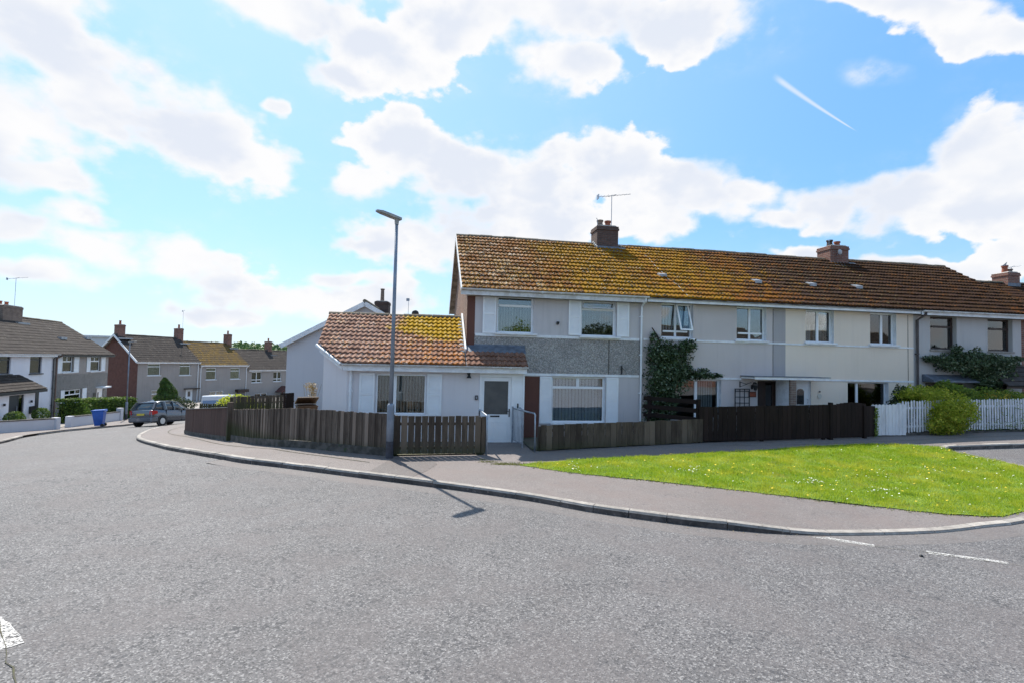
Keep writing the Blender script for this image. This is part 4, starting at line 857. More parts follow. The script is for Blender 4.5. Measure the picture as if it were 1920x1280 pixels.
for a, b, c, d in ((8.27, 8.72, 3.57, 3.62), (8.27, 8.72, 4.40, 4.45), (8.27, 8.32, 3.62, 4.40), (8.67, 8.72, 3.62, 4.40)):
    mb.add([leaf_pt(a, c), leaf_pt(b, c), leaf_pt(b, d), leaf_pt(a, d), leaf_pt(a, c, .04), leaf_pt(b, c, .04), leaf_pt(b, d, .04), leaf_pt(a, d, .04)], [(0, 1, 2, 3), (4, 7, 6, 5), (0, 4, 5, 1), (2, 6, 7, 3), (1, 5, 6, 2), (0, 3, 7, 4)])
ol = obj('open_leaf', mb, WHITE, B, True); mb = MB(); mb.add([leaf_pt(8.31, 3.61, .02), leaf_pt(8.68, 3.61, .02), leaf_pt(8.68, 4.41, .02), leaf_pt(8.31, 4.41, .02)], [(0, 1, 2, 3)]); obj('pane', mb, GLASS, ol, True)
window(B, 10.49, 11.62, 3.32, 4.46, 15.84, [(10.93, 11.0, 3.375, 4.405), (10.545, 11.445, 3.53, 3.59)], .05, True, sill=(10.42, 11.68, 15.62, .07))
window(B, 8.2, 9.92, .62, 1.96, 15.84, [(8.94, 9.04, .675, 1.905)], .05, True, blind=(9.05, 9.76, .68, 1.9), ang=.2, bm=BLINDG)
mb = MB(); mb.box(11.865, 11.88, 15.69, 15.705, 2.1, 4.42); obj('cable', mb, CONCD, B, True)
mb = MB(); mb.box(10.66, 12.21, 14.98, 15.69, 2.03, 2.09); mb.box(10.66, 12.21, 14.96, 14.979, 2.015, 2.10); cn = obj('door_canopy', mb, WHITEP, B, True); mb = MB(); mb.box(10.62, 12.21, 14.94, 15.695, 2.101, 2.125); obj('canopy_felt', mb, LEAD, cn, True)
mb = MB(); mb.box(11.29, 11.36, 15.78, 15.85, .1, 1.95); mb.box(11.92, 11.98, 15.78, 15.85, .1, 1.95); mb.box(11.36, 11.92, 15.78, 15.85, 1.88, 1.95); mb.box(11.60, 11.66, 15.79, 15.83, .1, 1.88); mb.box(11.36, 11.60, 15.80, 15.82, .1, 1.88)
d_ = obj('front_door', mb, BROWNFR, B, True); mb = MB(); mb.box(11.66, 11.92, 15.81, 15.815, .6, 1.8); obj('pane', mb, GLASSD, d_, True)
mb = MB(); mb.box(11.99, 12.20, 15.06, 15.69, .1, 2.02); w_ = obj('party_screen', mb, WHITEP, B, True); mb = MB(); mb.box(11.985, 12.205, 14.98, 15.059, .1, 2.025); obj('brick_pier', mb, BRICKB, w_, True)
# lantern, bracket, plaque
mb = MB(); mb.box(11.03, 11.09, 15.66, 15.69, 1.66, 1.80); mb.tube([(11.06, 15.66, 1.78), (11.06, 15.58, 1.90), (11.08, 15.52, 1.90)], .012, 6); mb.tube([(11.08, 15.52, 1.90), (11.08, 15.52, 1.83)], [.02, .10], 6); mb.tube([(11.08, 15.52, 1.81), (11.08, 15.52, 1.64)], [.085, .05], 6); mb.tube([(11.08, 15.52, 1.63), (11.08, 15.52, 1.60)], [.05, .015], 6); obj('wall_lantern', mb, IRON, B, True)
mb = MB(); mb.box(10.60, 10.63, 15.68, 15.695, 1.72, 1.92); mb.tube([(10.615, 15.68, 1.90), (10.72, 15.50, 1.84), (10.83, 15.38, 1.90)], .009, 5); mb.tube([(10.615, 15.68, 1.74), (10.70, 15.56, 1.80), (10.75, 15.46, 1.85)], .007, 5); obj('basket_bracket', mb, IRON, B, True)
mb = MB(); mb.box(10.94, 11.22, 15.67, 15.69, 1.39, 1.58); pl = obj('name_plaque', mb, BROWNFR, B, True); mb = MB(); mb.box(10.965, 11.195, 15.663, 15.6695, 1.415, 1.555); obj('plaque_face', mb, mat('plaque_orange', (.32, .075, .03), (.2, .05, .025), 9, rough=.5), pl, True)
vent(rB, 8.27, 16.85); vent(rB, 11.98, 16.78)
mb = MB(); pts = [(8.05, 19.2), (8.25, 18.9), (8.45, 18.3), (8.38, 17.7), (8.42, 17.1), (8.40, 16.6), (8.55, 16.2), (8.52, 15.7), (8.55, 15.4)]
mb.tube([(x, y, EZ + (y - 15.35) * math.tan(PIT) + .085) for x, y in pts], .008, 5); obj('roof_cable', mb, mat('cable_white', (.65, .63, .58)), rB, True)
tr = thing('trellis', 'black square trellis panel standing against the wall left of the dark doorway', 'trellis', (10.65, 15.6, .22))
mb = MB(); mb.box(-.28, -.25, 0, .02, 0, 1.46); mb.box(.25, .28, 0, .02, 0, 1.46); mb.box(-.25, .25, .0, .02, 1.43, 1.46); mb.box(-.25, .25, 0, .02, 0, .03); obj('frame', mb, IRON, tr)
mb = MB()
for x in (-.10, .07): mb.box(x, x + .025, .004, .016, .03, 1.43)
for k in range(7): mb.box(-.25, .25, .006, .014, .2 * k + .16, .2 * k + .185)
obj('lattice', mb, IRON, tr)

# ---- house C
Cc = thing('terraced_house', 'cream rendered terraced house with a white front door and arched door pane', 'house', (12.36, 15.7, 0))
opsC = [(13.15, 14.28, 3.32, 4.47), (15.77, 16.87, 3.32, 4.46), (14.84, 16.53, .85, 1.97), (12.70, 13.36, .15, 1.97)]
terrace_shell(Cc, 12.36, 17.60, -.3, opsC, lambda x, z: 0, [R_CREAM, WHITEP], mrev=1)
rC = main_roof(Cc, 12.36, 17.60, 3); fascia(Cc, 12.36, 17.60, WHITEP, False); band(Cc, 12.36, 17.58, 3.205, 3.26); band(Cc, 13.46, 17.58, 1.985, 2.045)
for a, b in ((13.15, 14.28), (15.77, 16.87)):
    m_ = a + .42
    window(Cc, a, b, 3.32, 4.46, 15.84, [(m_, m_ + .09, 3.375, 4.405)], .055, True, blind=[(a + .05, m_, 3.37, 3.95), (m_ + .09, b - .05, 3.37, 3.97)], ang=.1, bm=BLINDG, sill=(a - .08, b + .08, 15.60, .07))
window(Cc, 14.84, 16.53, .85, 1.97, 15.84, [(15.16, 15.25, .905, 1.915)], .045, True, gl=GLASSD, sill=(14.78, 16.6, 15.62, .06), label='ground floor window with a dark room behind')
mb = MB(); mb.box(12.70, 12.76, 15.75, 15.82, .15, 1.97); mb.box(13.30, 13.36, 15.75, 15.82, .15, 1.97); mb.box(12.76, 13.30, 15.75, 15.82, 1.90, 1.97); mb.box(12.763, 13.297, 15.76, 15.80, .15, 1.897)
d_ = obj('front_door', mb, WHITE, Cc, True); mb = MB(); mb.prism([(12.85, 1.15), (13.13, 1.15), (13.13, 1.62), (13.08, 1.68), (12.99, 1.70), (12.90, 1.68), (12.85, 1.62)], 15.75, 15.758); obj('pane', mb, GLASSD, d_, True)
mb = MB(); mb.tube([(13.24, 15.75, 1.2), (13.24, 15.70, 1.2), (13.24, 15.70, 1.34), (13.24, 15.75, 1.34)], .01, 6); obj('handle', mb, GALV, d_, True)
mb = MB(); mb.box(12.211, 13.44, 14.98, 15.69, 2.03, 2.09); mb.box(12.211, 13.44, 14.96, 14.979, 2.015, 2.10); cn = obj('door_canopy', mb, WHITEP, Cc, True); mb = MB(); mb.box(12.211, 13.48, 14.94, 15.695, 2.101, 2.125); obj('canopy_felt', mb, LEAD, cn, True)
mb = MB(); mb.tube([(13.69, 15.69, 1.45), (13.69, 15.675, 1.45)], .085, 14); obj('number_plate', mb, mat('ceramic_plate', (.55, .53, .48)), Cc, True); mb = MB(); mb.tube([(13.69, 15.69, 1.61), (13.69, 15.66, 1.61)], .028, 8); obj('bell', mb, BLACK, Cc, True)
mb = MB(); mb.box(17.355, 17.37, 15.69, 15.705, 1.2, 4.42); obj('cable', mb, CONCD, Cc, True)
vent(rC, 14.25, 16.78); vent(rC, 16.25, 16.78); 
chC = chimney(Cc, 17.12, 18.02, 19.0, 19.75, 6.7, 7.72, [(17.35, 19.3, .30, TERRAD), (17.72, 19.3, .26, TERRA)], True, BRICK)
mb = MB(); mb.box(17.10, 18.04, 18.975, 18.998, 6.80, 7.0); mb.add([(17.05, 18.70, 6.80), (18.15, 18.70, 6.80), (18.2, 19.0, 6.98), (17.0, 19.0, 6.98)], [(0, 1, 2, 3)]); mb.add([(18.03, 18.8, 6.90), (18.35, 18.75, 6.86), (18.35, 19.3, 7.18), (18.03, 19.3, 7.20)], [(0, 1, 2, 3)]); obj('chimney_flashing', mb, LEADL, chC, True)
mb = MB(); mb.tube([(17.14, 19.1, 7.7), (17.14, 19.1, 7.95)], .012, 5); mb.box(17.10, 17.18, 19.08, 19.12, 7.93, 7.97); obj('cable_rod', mb, GALV, chC, True)
def moss(par, x0, x1, n, yel):
    mb = MB(); c = math.cos(PIT); s = math.sin(PIT)
    for k in range(n):
        x = rng.uniform(x0, x1)
        if mnoise.noise(Vector((x * .8, k * .0001, 2))) < -.25 or rng.random() > yel(x): continue
        i = rng.randrange(15); v = i * EXPO + rng.uniform(.0, .12); r_ = rng.uniform(.014, .034); y = 15.33 + v * c; z = EZ + .035 + v * s + .055 * c; y -= .055 * s
        a = rng.uniform(0, 3); q = [(x + r_ * 1.5 * math.cos(a + t), y + r_ * math.sin(a + t) * c, z + r_ * math.sin(a + t) * s) for t in (0, 1.26, 2.5, 3.77, 5.0)]
        mb.add(q + [(x, y - r_ * .5 * s, z + r_ * .8)], [(j, (j + 1) % 5, 5) for j in range(5)])
    o = obj('moss', mb, MOSS, par, True); o['kind'] = 'stuff'
MOSS = m_leaf('moss_cushion', (.12, .08, .016), (.23, .135, .018), (.06, .05, .018), .0)
moss(rA, 1.1, 7.0, 2600, lambda x: .45 + .45 * sm(2, 6, x)); moss(rB, 7.06, 12.3, 2400, lambda x: .95 - .5 * sm(8, 12, x)); moss(rC, 12.4, 17.5, 1200, lambda x: .5)
dish = thing('satellite_dish', 'small pale dish fixed on the brick chimney over the cream house', 'satellite dish', (17.45, 18.98, 7.42))
mb = MB(); vs = []; 
for k in range(3):
    for q in range(12): a = 2 * math.pi * q / 12; r_ = .045 * k + .015; vs.append((r_ * math.cos(a), -.16 + .5 * r_ * r_ * 4, r_ * 1.1 * math.sin(a)))
mb.add(vs, [(k * 12 + q, k * 12 + (q + 1) % 12, (k + 1) * 12 + (q + 1) % 12, (k + 1) * 12 + q) for k in range(2) for q in range(12)] + [tuple(range(12))]); obj('reflector', mb, LEADL, dish); mb = MB(); mb.tube([(0, 0, -.1), (0, -.15, 0)], .014, 5); obj('bracket', mb, GALV, dish)

# ---- house D
D = thing('terraced_house', 'cool grey terraced house with brown window frames and a leafy climber', 'house', (17.60, 15.7, 0))
opsD = [(18.33, 19.50, 3.22, 4.42), (20.90, 22.05, 3.22, 4.42), (18.1, 19.9, .95, 1.98), (21.0, 21.8, .35, 2.0)]
terrace_shell(D, 17.60, 22.75, -.2, opsD, lambda x, z: 1 if x > 22.45 else 0, [R_D, BRICK], (22.45,), mrev=0)
rD = main_roof(D, 17.60, 23.35, 4); mb = MB(); mb.box(17.60, 23.3, 15.36, 15.38, 4.42, 4.56); fa = obj('fascia', mb, WHITEP, D, True); mb = MB(); mb.box(17.6, 23.2, 15.381, 15.695, 4.42, 4.435); obj('soffit', mb, SOFF, fa, True); gutter(D, 17.62, 23.3, 15.30, 4.575, world=True, m=WHITED)
gb = MB(); gb.add([(22.76, 15.7, -.2), (22.76, 23.0, -.2), (22.76, 23.0, 4.5), (22.76, 19.35, 6.86), (22.76, 15.7, 4.5)], [(0, 1, 2, 3, 4)]); obj('gable_wall', gb, BRICK, D, True)
downpipe(D, 17.70, 15.63, .2, 4.5, .045, True, mat('pipe_brown', (.10, .085, .085), (.07, .06, .06), 4), neck=(17.72, 15.32))
for a, b in ((18.33, 19.50), (20.90, 22.05)):
    window(D, a, b, 3.22, 4.42, 15.85, [(a + .06, b - .06, 4.02, 4.10)], .07, True, frm=BROWNFR, blind=(a + .18, b - .1, 3.3, 4.0), ang=.05, pitch=.3, bm=BLINDG, sill=(a - .03, b + .05, 15.66, .07, CONC))
window(D, 18.1, 19.9, .95, 1.98, 15.82, [(19.0, 19.07, 1.0, 1.93)], .06, True, frm=BROWNFR, gl=GLASSD)
mb = MB(); mb.add([(17.95, 15.25, 2.03), (19.95, 15.25, 2.03), (19.95, 15.25, 2.09), (17.95, 15.25, 2.09), (17.95, 15.69, 2.03), (19.95, 15.69, 2.03), (19.95, 15.69, 2.30), (17.95, 15.69, 2.30)], [(0, 3, 2, 1), (3, 7, 6, 2), (1, 2, 6, 5), (0, 4, 7, 3), (0, 1, 5, 4)]); obj('window_canopy', mb, LEAD, D, True)
mb = MB(); courses(mb, 20.5, 22.4, 14.75, 1.95, R(40), 5, .26, 8, lip=.03); mb.quad((20.5, 14.75, 1.93), (22.4, 14.75, 1.93), (22.4, 15.69, 2.75), (20.5, 15.69, 2.75)); pr2 = obj('porch_roof', mb, mat('tile_dark', (.045, .035, .033), (.03, .025, .024), 6, rough=.8), D, True)
mb = MB(); mb.box(20.55, 20.65, 14.85, 14.95, .3, 1.95); mb.box(22.2, 22.3, 14.85, 14.95, .3, 1.95); mb.box(20.55, 22.3, 14.83, 14.96, 1.86, 1.95); obj('porch_frame', mb, BROWNFR, D, True)
mb = MB(); mb.box(21.02, 21.78, 15.80, 15.84, .35, 1.98); obj('front_door', mb, BROWNFR, D, True)
# ---- house E, set back
Ee = thing('terraced_house', 'next terrace block set back on the far right, brick chimney with a red pot', 'house', (23.5, 16.4, 0))
mb = MB(); wall_front(mb, 23.5, 30.5, -.2, 4.1, 16.4, [(24.5, 25.6, 3.0, 4.0), (27.5, 28.6, 3.0, 4.0)], mdark=1); mb.box(23.51, 30.5, 17.3, 23.6, -.2, 4.05, 1); obj('wall', mb, [R_LIGHT, ROOMIN], Ee, True)
mb = MB(); tiles(mb, 23.36, 31.0, 16.0, 4.13, PIT, 15, EXPO, seed=12, segs=4); re_ = obj('roof', mb, TILE, Ee, True); mb = MB(); courses(mb, 23.36, 31.0, 24.03, 4.13, PIT, 15, EXPO, 5, sgn=-1); obj('rear_slope', mb, TILE, re_, True)
mb = MB(); mb.prism([(16.02, 4.1), (20.0, 4.1 + 3.98 * t), (24, 4.1), (24, 4.04), (16.02, 4.04)], 23.4, 30.9, ax='x'); obj('roof_deck', mb, SOFF, re_, True); ridge(re_, 23.36, 31, 20.0, 6.76, world=True, m=RIDGET)
for a in (24.5, 27.5): window(Ee, a, a + 1.1, 3.0, 4.0, 16.5, [(a + .5, a + .57, 3.05, 3.95)], .05, True)
gutter(Ee, 23.4, 31, 15.95, 4.15, world=True, m=WHITED)
chE = chimney(Ee, 27.45, 28.15, 19.7, 20.4, 6.3, 7.22, [(27.68, 20.0, .36, TERRA), (27.95, 20.0, .22, BRICKB)], True, BRICK)
mb = MB(); mb.tube([(27.68, 20.0, 7.585), (27.68, 20.0, 7.605)], .14, 8); mb.add([(27.56, 20, 7.606), (27.82, 20.05, 7.606), (27.84, 20, 7.80)], [(0, 1, 2)]); obj('pot_cowl', mb, GALV, chE, True)
mb = MB(); mb.box(27.43, 28.17, 19.675, 19.698, 6.55, 6.70); obj('chimney_flashing', mb, LEAD, chE, True)
aerial((28.35, 20.2, 6.4), 1.2, R(0), 1.0, 'aerial on the far right chimney, cut by the edge of the photo', 7)
#MORE2

# ================================================================ fences along the corner
def poly_walk(pts, pitch):
    """points and directions every pitch metres along a polyline"""
    out = []; acc = 0
    for i in range(len(pts) - 1):
        a = Vector(pts[i]); b = Vector(pts[i + 1]); L = (b - a).length; d = (b - a) / L; s = acc
        while s < L - 1e-6: out.append((a + d * s, d)); s += pitch
        acc = s - L
    return out
def board_fence(name, label, pts, m, pitch, w, zlo, zhi, th=.018, group=None, posts=1.8, plinth=None, rails=(.25, .8), tops=0, mp=None, overlap=False, jit=.008, ptop=.04, side=1, topfn=None, cat='fence', lean=.004, pl_m=None, zlof=None):
    o = thing(name, label, cat, (pts[0][0], pts[0][1], g(*pts[0])), 0, group); mb = MB(); k = 0
    for p, d in poly_walk(pts, pitch):
        n = Vector((-d.y, d.x)) * side; c = p + d * w / 2; off = (.016 if (overlap and k % 2) else 0)
        z = g(c.x, c.y); h = zhi + rng.uniform(-jit, jit) + (topfn(c.x) if topfn else 0); zl = zlo + (rng.uniform(-jit, jit) if not plinth else 0)
        a = c - d * (w / 2 - rng.uniform(0, .003)) + n * off; b = c + d * (w / 2 - rng.uniform(0, .003)) + n * off; e = n * th; t_ = rng.uniform(-lean, lean)
        A_, B_ = Vector((d.x, d.y)) * t_, 0
        vs = [(a.x, a.y, z + zl), (b.x, b.y, z + zl), (b.x + e.x, b.y + e.y, z + zl), (a.x + e.x, a.y + e.y, z + zl)] + [(q.x + A_.x, q.y + A_.y, z + h) for q in (a, b, b + e, a + e)]
        if tops: # rounded or pointed heads
            m1 = (a + b) / 2 + A_; vs += [(m1.x, m1.y, z + h + tops), (m1.x + e.x, m1.y + e.y, z + h + tops)]
            mb.add(vs, [(0, 3, 2, 1), (0, 1, 5, 8, 4), (3, 7, 9, 6, 2), (1, 2, 6, 5), (3, 0, 4, 7), (4, 8, 9, 7), (8, 5, 6, 9)])
        else: mb.add(vs, [(0, 3, 2, 1), (4, 5, 6, 7), (0, 1, 5, 4), (1, 2, 6, 5), (2, 3, 7, 6), (3, 0, 4, 7)])
        k += 1
    obj('boards', mb, m, o, True)
    for rz in rails:
        mb = MB()
        for i in range(len(pts) - 1):
            a = Vector(pts[i]); b = Vector(pts[i + 1]); d = (b - a).normalized(); n = Vector((-d.y, d.x)) * side * (.045 + (.016 if overlap else 0)); L = (b - a).length; ns = max(1, int(L / 2.5))
            for q in range(ns):
                u = a + (b - a) * q / ns + n; v = a + (b - a) * (q + 1) / ns + n; mb.obox((u.x, u.y, g(u.x, u.y) + rz), (v.x, v.y, g(v.x, v.y) + rz), .035, .07)
        obj('rail', mb, mp or m, o, True)
    if posts:
        for p, d in poly_walk(pts, posts) + [(Vector(pts[-1]), (Vector(pts[-1]) - Vector(pts[-2])).normalized())]:
            n = Vector((-d.y, d.x)) * side * .105; c = p + n; mb = MB(); z = g(c.x, c.y); mb.obox((c.x, c.y, z - .1), (c.x, c.y, z + zhi - ptop), .08, .08, up=(d.x, d.y, 0)); obj('post', mb, mp or m, o, True)
    if plinth:
        mb = MB()
        for i in range(len(pts) - 1):
            a = Vector(pts[i]); b = Vector(pts[i + 1]); d = (b - a).normalized(); n = Vector((-d.y, d.x)) * side; L = (b - a).length; ns = max(1, int(L / 1.2))
            for q in range(ns):
                u = a + (b - a) * q / ns + n * .03; v = a + (b - a) * (q + 1) / ns + n * .03; mb.obox((u.x, u.y, g(u.x, u.y) + plinth / 2 - .1 - .004), (v.x, v.y, g(v.x, v.y) + plinth / 2 - .1 - .004), .10, plinth + .2)
        obj('plinth', mb, pl_m or CONCD, o, True)
    return o
F1P = [(-10.86, 25.7), (-9.63, 23.45), (-7.4, 19.78), (-6.45, 18.3)]
f1_ = board_fence('board_fence', 'smooth red brown board fence on a low wall at the far end of the corner', F1P, WRED, .16, .158, .14, 1.10, plinth=.15, rails=(.3, .9), jit=.003, lean=0)
mb = MB()
for i in range(3):
    a = Vector(F1P[i]); b = Vector(F1P[i + 1]); mb.obox((a.x, a.y, g(*a) + 1.112), (b.x, b.y, g(*b) + 1.112), .09, .022)
obj('capping', mb, CONC, f1_, True)
F2P = [(-6.25, 18.15), (-5.0, 16.15), (-3.9, 14.78), (-2.62, 13.9), (-1.5, 13.3), (-.72, 12.93)]
board_fence('board_fence', 'weathered grey close boarded fence on a concrete plinth running to the lamp post', F2P, WGREY, .092, .098, .19, 1.04, plinth=.20, rails=(.35, .85), overlap=True, posts=1.8, jit=.012)
board_fence('board_fence', 'weathered grey picket fence with narrow gaps between lamp post and handrail', [(-.70, 12.90), (1.50, 12.98)], WGREY2, .168, .150, .06, 1.0, rails=(.20, .80), posts=2.1, jit=.008, mp=WGREY)
board_fence('board_fence', 'low weathered fence of wide boards under the large ground floor window', [(3.14, 13.42), (5.4, 13.58), (7.95, 13.74)], WGREY2, .172, .166, .03, .70, rails=(.15, .55), posts=2.3, jit=.012, mp=WGREY)
DF = [(8.0, 13.76), (10.1, 13.60), (12.2, 13.50)]
board_fence('board_fence', 'dark brown close boarded fence in front of the ivy house', DF, WDARK, .145, .138, .05, 1.06, rails=(.25, .85), posts=2.0, jit=.004)
gt = board_fence('garden_gate', 'dark brown garden gate with an arched top beside the dark fence', [(12.24, 13.5), (13.30, 13.52)], WDARK, .132, .128, .05, .98, rails=(.25, .8), posts=0, jit=0, topfn=lambda x: .13 * math.sqrt(max(0, 1 - ((x - 12.85) / .65) ** 2)), cat='gate')
mb = MB(); mb.box(12.14, 12.235, 13.48, 13.58, g(12.2, 13.5) - .1, g(12.2, 13.5) + 1.12); obj('gate_post', mb, WDARK, gt, True); mb = MB(); mb.box(13.33, 13.42, 13.49, 13.58, g(13.3, 13.5) - .1, g(13.3, 13.5) + 1.0); obj('gate_post', mb, WDARK, gt, True)
board_fence('board_fence', 'short dark brown fence panel between the arched gate and the white gate', [(13.43, 13.52), (13.80, 13.58)], WDARK, .13, .127, .04, .98, rails=(.25, .8), posts=0, jit=.003)
wg = board_fence('garden_gate', 'white painted solid board gate with a scalloped top beside the picket fence', [(13.84, 13.74), (14.88, 13.62)], WWHITE, .113, .109, .04, .98, rails=(.25, .8), posts=0, jit=.004, tops=.03, cat='gate')
PK = [(14.95, 13.72), (17.6, 13.76), (23.0, 13.85)]
board_fence('picket_fence', 'white wooden picket fence in front of the golden shrubs', PK, WWHITE, .107, .058, .10, 1.06, th=.02, rails=(.28, .86), posts=2.4, jit=.018, tops=.035, lean=.012)
mb = MB(); mb.obox((14.95, 13.80, .33), (23, 13.93, .48), .2, .22); tag(obj('low_wall', mb, CONCD), 'dark low kerb wall beneath the white picket fence', 'wall')
mb = MB(); mb.obox((-6.36, 18.28, -.6), (-6.36, 18.28, g(-6.36, 18.28) + 1.28), .16, .16, up=(.5, -.86, 0)); tag(obj('fence_post', mb, WGREY), 'stout dark post where the red brown and the weathered fences meet', 'post')
# rail fence between the first two gardens
rf = thing('rail_fence', 'dark three rail fence dividing the gardens below the ivy', 'fence', (7.15, 15.3, g(7, 15)))
for p in ((7.15, 15.3), (8.05, 13.9)):
    mb = MB(); mb.box(p[0] - .05, p[0] + .05, p[1] - .05, p[1] + .05, 0, 1.42); obj('post', mb, WDARK, rf, True)
for z in (.72, .98, 1.24):
    mb = MB(); mb.obox((7.0, 15.4, z + .1), (8.05, 13.9, z + .1), .03, .13); mb.obox((7.0, 15.4, z + .1), (6.4, 15.45, z - .0), .03, .12) if False else None; obj('rail', mb, WDARK, rf, True)
# handrails
hr = thing('handrail', 'galvanised handrail post at the end of the grey picket fence', 'handrail', (1.62, 12.96, 0))
mb = MB(); mb.tube([(1.62, 12.96, -.1), (1.62, 12.96, .99), (1.60, 13.02, 1.02), (1.58, 13.9, 1.02), (1.58, 14.4, 1.02), (1.58, 14.45, .99), (1.58, 14.45, -.1)], .024, 8); obj('rail', mb, GALV, hr, True, smooth=True); mb = MB(); mb.tube([(1.60, 12.98, 1.0), (1.32, 12.99, .985)], .012, 6); obj('bracket', mb, GALV, hr, True)
hr = thing('handrail', 'galvanised handrail with a folded metal gate right of the front door', 'handrail', (2.95, 13.34, 0))
mb = MB(); mb.tube([(2.97, 13.34, -.1), (2.97, 13.34, 1.0), (2.955, 13.40, 1.03), (2.80, 14.05, 1.03), (2.72, 14.15, 1.10), (2.70, 14.2, 1.1)], .024, 8); obj('rail', mb, GALV, hr, True, smooth=True)
mb = MB()
for k in range(8): y = 14.10 + k * .11; x = 2.78 - k * .018; mb.tube([(x, y, .08), (x, y, 1.05)], .011, 6)
mb.tube([(2.78, 14.10, .10), (2.64, 14.92, .10)], .014, 6); mb.tube([(2.78, 14.10, 1.02), (2.64, 14.92, 1.02)], .014, 6); obj('gate_bars', mb, GALV, hr, True)
for p in ((2.78, 14.08), (2.63, 14.93)): mb = MB(); mb.tube([(*p, -.1), (*p, 1.08)], .024, 8); obj('post', mb, GALV, hr, True)

# ================================================================ street lamps
def lamp(label, x, y, h, z, az):
    o = thing('street_lamp', label, 'street lamp', (x, y, z), az, 'street lamps')
    mb = MB(); mb.tube([(0, 0, -.1), (0, 0, 1.28), (0, 0, 1.30), (0, 0, 1.34)], [.088, .088, .084, .05], 14); mb.tube([(0, 0, 1.32), (0, 0, h)], [.052, .038], 12); obj('pole', mb, POLE, o, smooth=True)
    mb = MB(); mb.tube([(0, 0, -.05), (0, 0, .42)], [.092, .0905], 14, cap=False); obj('base_sleeve', mb, mat('pole_base_dark', (.05, .055, .075), (.03, .03, .04), 6, rough=.6), o, smooth=True)
    mb = MB(); mb.box(-.045, .045, -.095, -.086, .62, 1.12); obj('access_door', mb, POLE, o, bevel=.004)
    mb = MB(); mb.tube([(0, 0, h - .12), (0, 0, h + .02)], [.048, .06], 10); obj('collar', mb, LAMPG, o)
    mb = MB(); s = math.tan(R(8)); c = [(-.10, .085), (.15, .10), (.42, .09), (.56, .05)]
    top = []; bot = []
    for d, w_ in c: top += [(d, -w_, h + .075 + d * s - (.02 if d > .5 else 0)), (d, w_, h + .075 + d * s - (.02 if d > .5 else 0))]; bot += [(d, -w_, h + .005 + d * s), (d, w_, h + .005 + d * s)]
    vs = top + bot; n = 8; f = [(0, 1, 3, 2), (2, 3, 5, 4), (4, 5, 7, 6), (8, 10, 11, 9), (10, 12, 13, 11), (12, 14, 15, 13), (0, 8, 9, 1), (6, 7, 15, 14)]
    for k in (0, 2, 4): f += [(k, k + 2, k + 10, k + 8), (k + 1, k + 9, k + 11, k + 3)]
    mb.add(vs, f); hd = obj('lamp_head', mb, LAMPG, o, bevel=.012); mb = MB(); mb.quad((.14, -.06, h + .003 + .14 * s), (.14, .06, h + .003 + .14 * s), (.46, .05, h + .003 + .46 * s), (.46, -.05, h + .003 + .46 * s)); obj('lens', mb, mat('lamp_lens', (.25, .25, .24), rough=.25), hd)
    return o
lamp('tall grey street lamp standing on the corner footpath by the weathered fence', -.79, 12.72, 5.86, -.01, R(213))
lamp('far street lamp beside the hedge down the hill', -22.6, 43.6, 5.9, g(-22.6, 43.6), R(-15))

# ================================================================ foliage
def leaf_mesh(name, P, N, size, m, parent=None, jitter=.9, aspect=.55):
    """P (n,3) centres, N (n,3) outward directions: one folded leaf each"""
    P = np.asarray(P, float); n = len(P); N = np.asarray(N, float) + nrng.normal(0, jitter, (n, 3)); N /= np.linalg.norm(N, axis=1)[:, None] + 1e-9
    r = nrng.normal(0, 1, (n, 3)); U = np.cross(N, r); U /= np.linalg.norm(U, axis=1)[:, None] + 1e-9; V = np.cross(N, U)
    s = (size * nrng.uniform(.6, 1.3, n))[:, None]
    co = np.stack([P - U * s, P + V * s * aspect - N * s * .12, P + U * s, P - V * s * aspect - N * s * .12], 1)
    if parent is not None: co = co - np.array(rootloc(parent))
    return tri_mesh(name, co, 4, m, parent)
def blobs(bl, n, shell=.35, rough=.22, cut=None):
    """points near the skin of a union of lumpy ellipsoids (cx,cy,cz,rx,ry,rz,weight)"""
    P = []; N = []; wts = [b[6] for b in bl]
    while len(P) < n:
        b = rng.choices(bl, wts)[0]; d = Vector((rng.gauss(0, 1), rng.gauss(0, 1), rng.gauss(0, 1))).normalized()
        nz = mnoise.noise(Vector((d.x * 2.2 + b[0], d.y * 2.2 + b[1], d.z * 2.2 + b[2]))) + .5 * mnoise.noise(Vector((d.x * 5 + b[0], d.y * 5, d.z * 5)))
        if rng.random() < .18 and nz < -.05: continue
        k = (1 + rough * nz) * (1 - shell * rng.random() ** 1.6)
        p = (b[0] + d.x * b[3] * k, b[1] + d.y * b[4] * k, b[2] + d.z * b[5] * k)
        if cut and not cut(*p): continue
        P.append(p); N.append(tuple(d))
    return P, N
def shrub(name, label, cat, base, bl, n, size, m, group=None, stems=4, cut=None, jitter=.9, rough=.25, shell=.4, stemm=None, h=None):
    o = thing(name, label, cat, base, 0, group); P, N = blobs(bl, n, rough=rough, cut=cut, shell=shell)
    mb = MB()
    for k in range(stems):
        b = bl[k % len(bl)]; q = Vector((b[0] + rng.uniform(-.3, .3) * b[3], b[1] + rng.uniform(-.3, .3) * b[4], b[2])); p = Vector(base) + Vector((rng.uniform(-.12, .12), rng.uniform(-.06, .06), -.05)); mb.tube([p, (p + q) / 2 + Vector((rng.uniform(-.06, .06), 0, .03)), q], [.028, .02, .008], 5)
    obj('stems', mb, stemm or BARK, o, True); leaf_mesh('foliage', P, N, size, m, o, jitter); return o
BARK = mat('bark', (.10, .075, .055), (.05, .04, .03), 14, rough=.95, bump=.6)
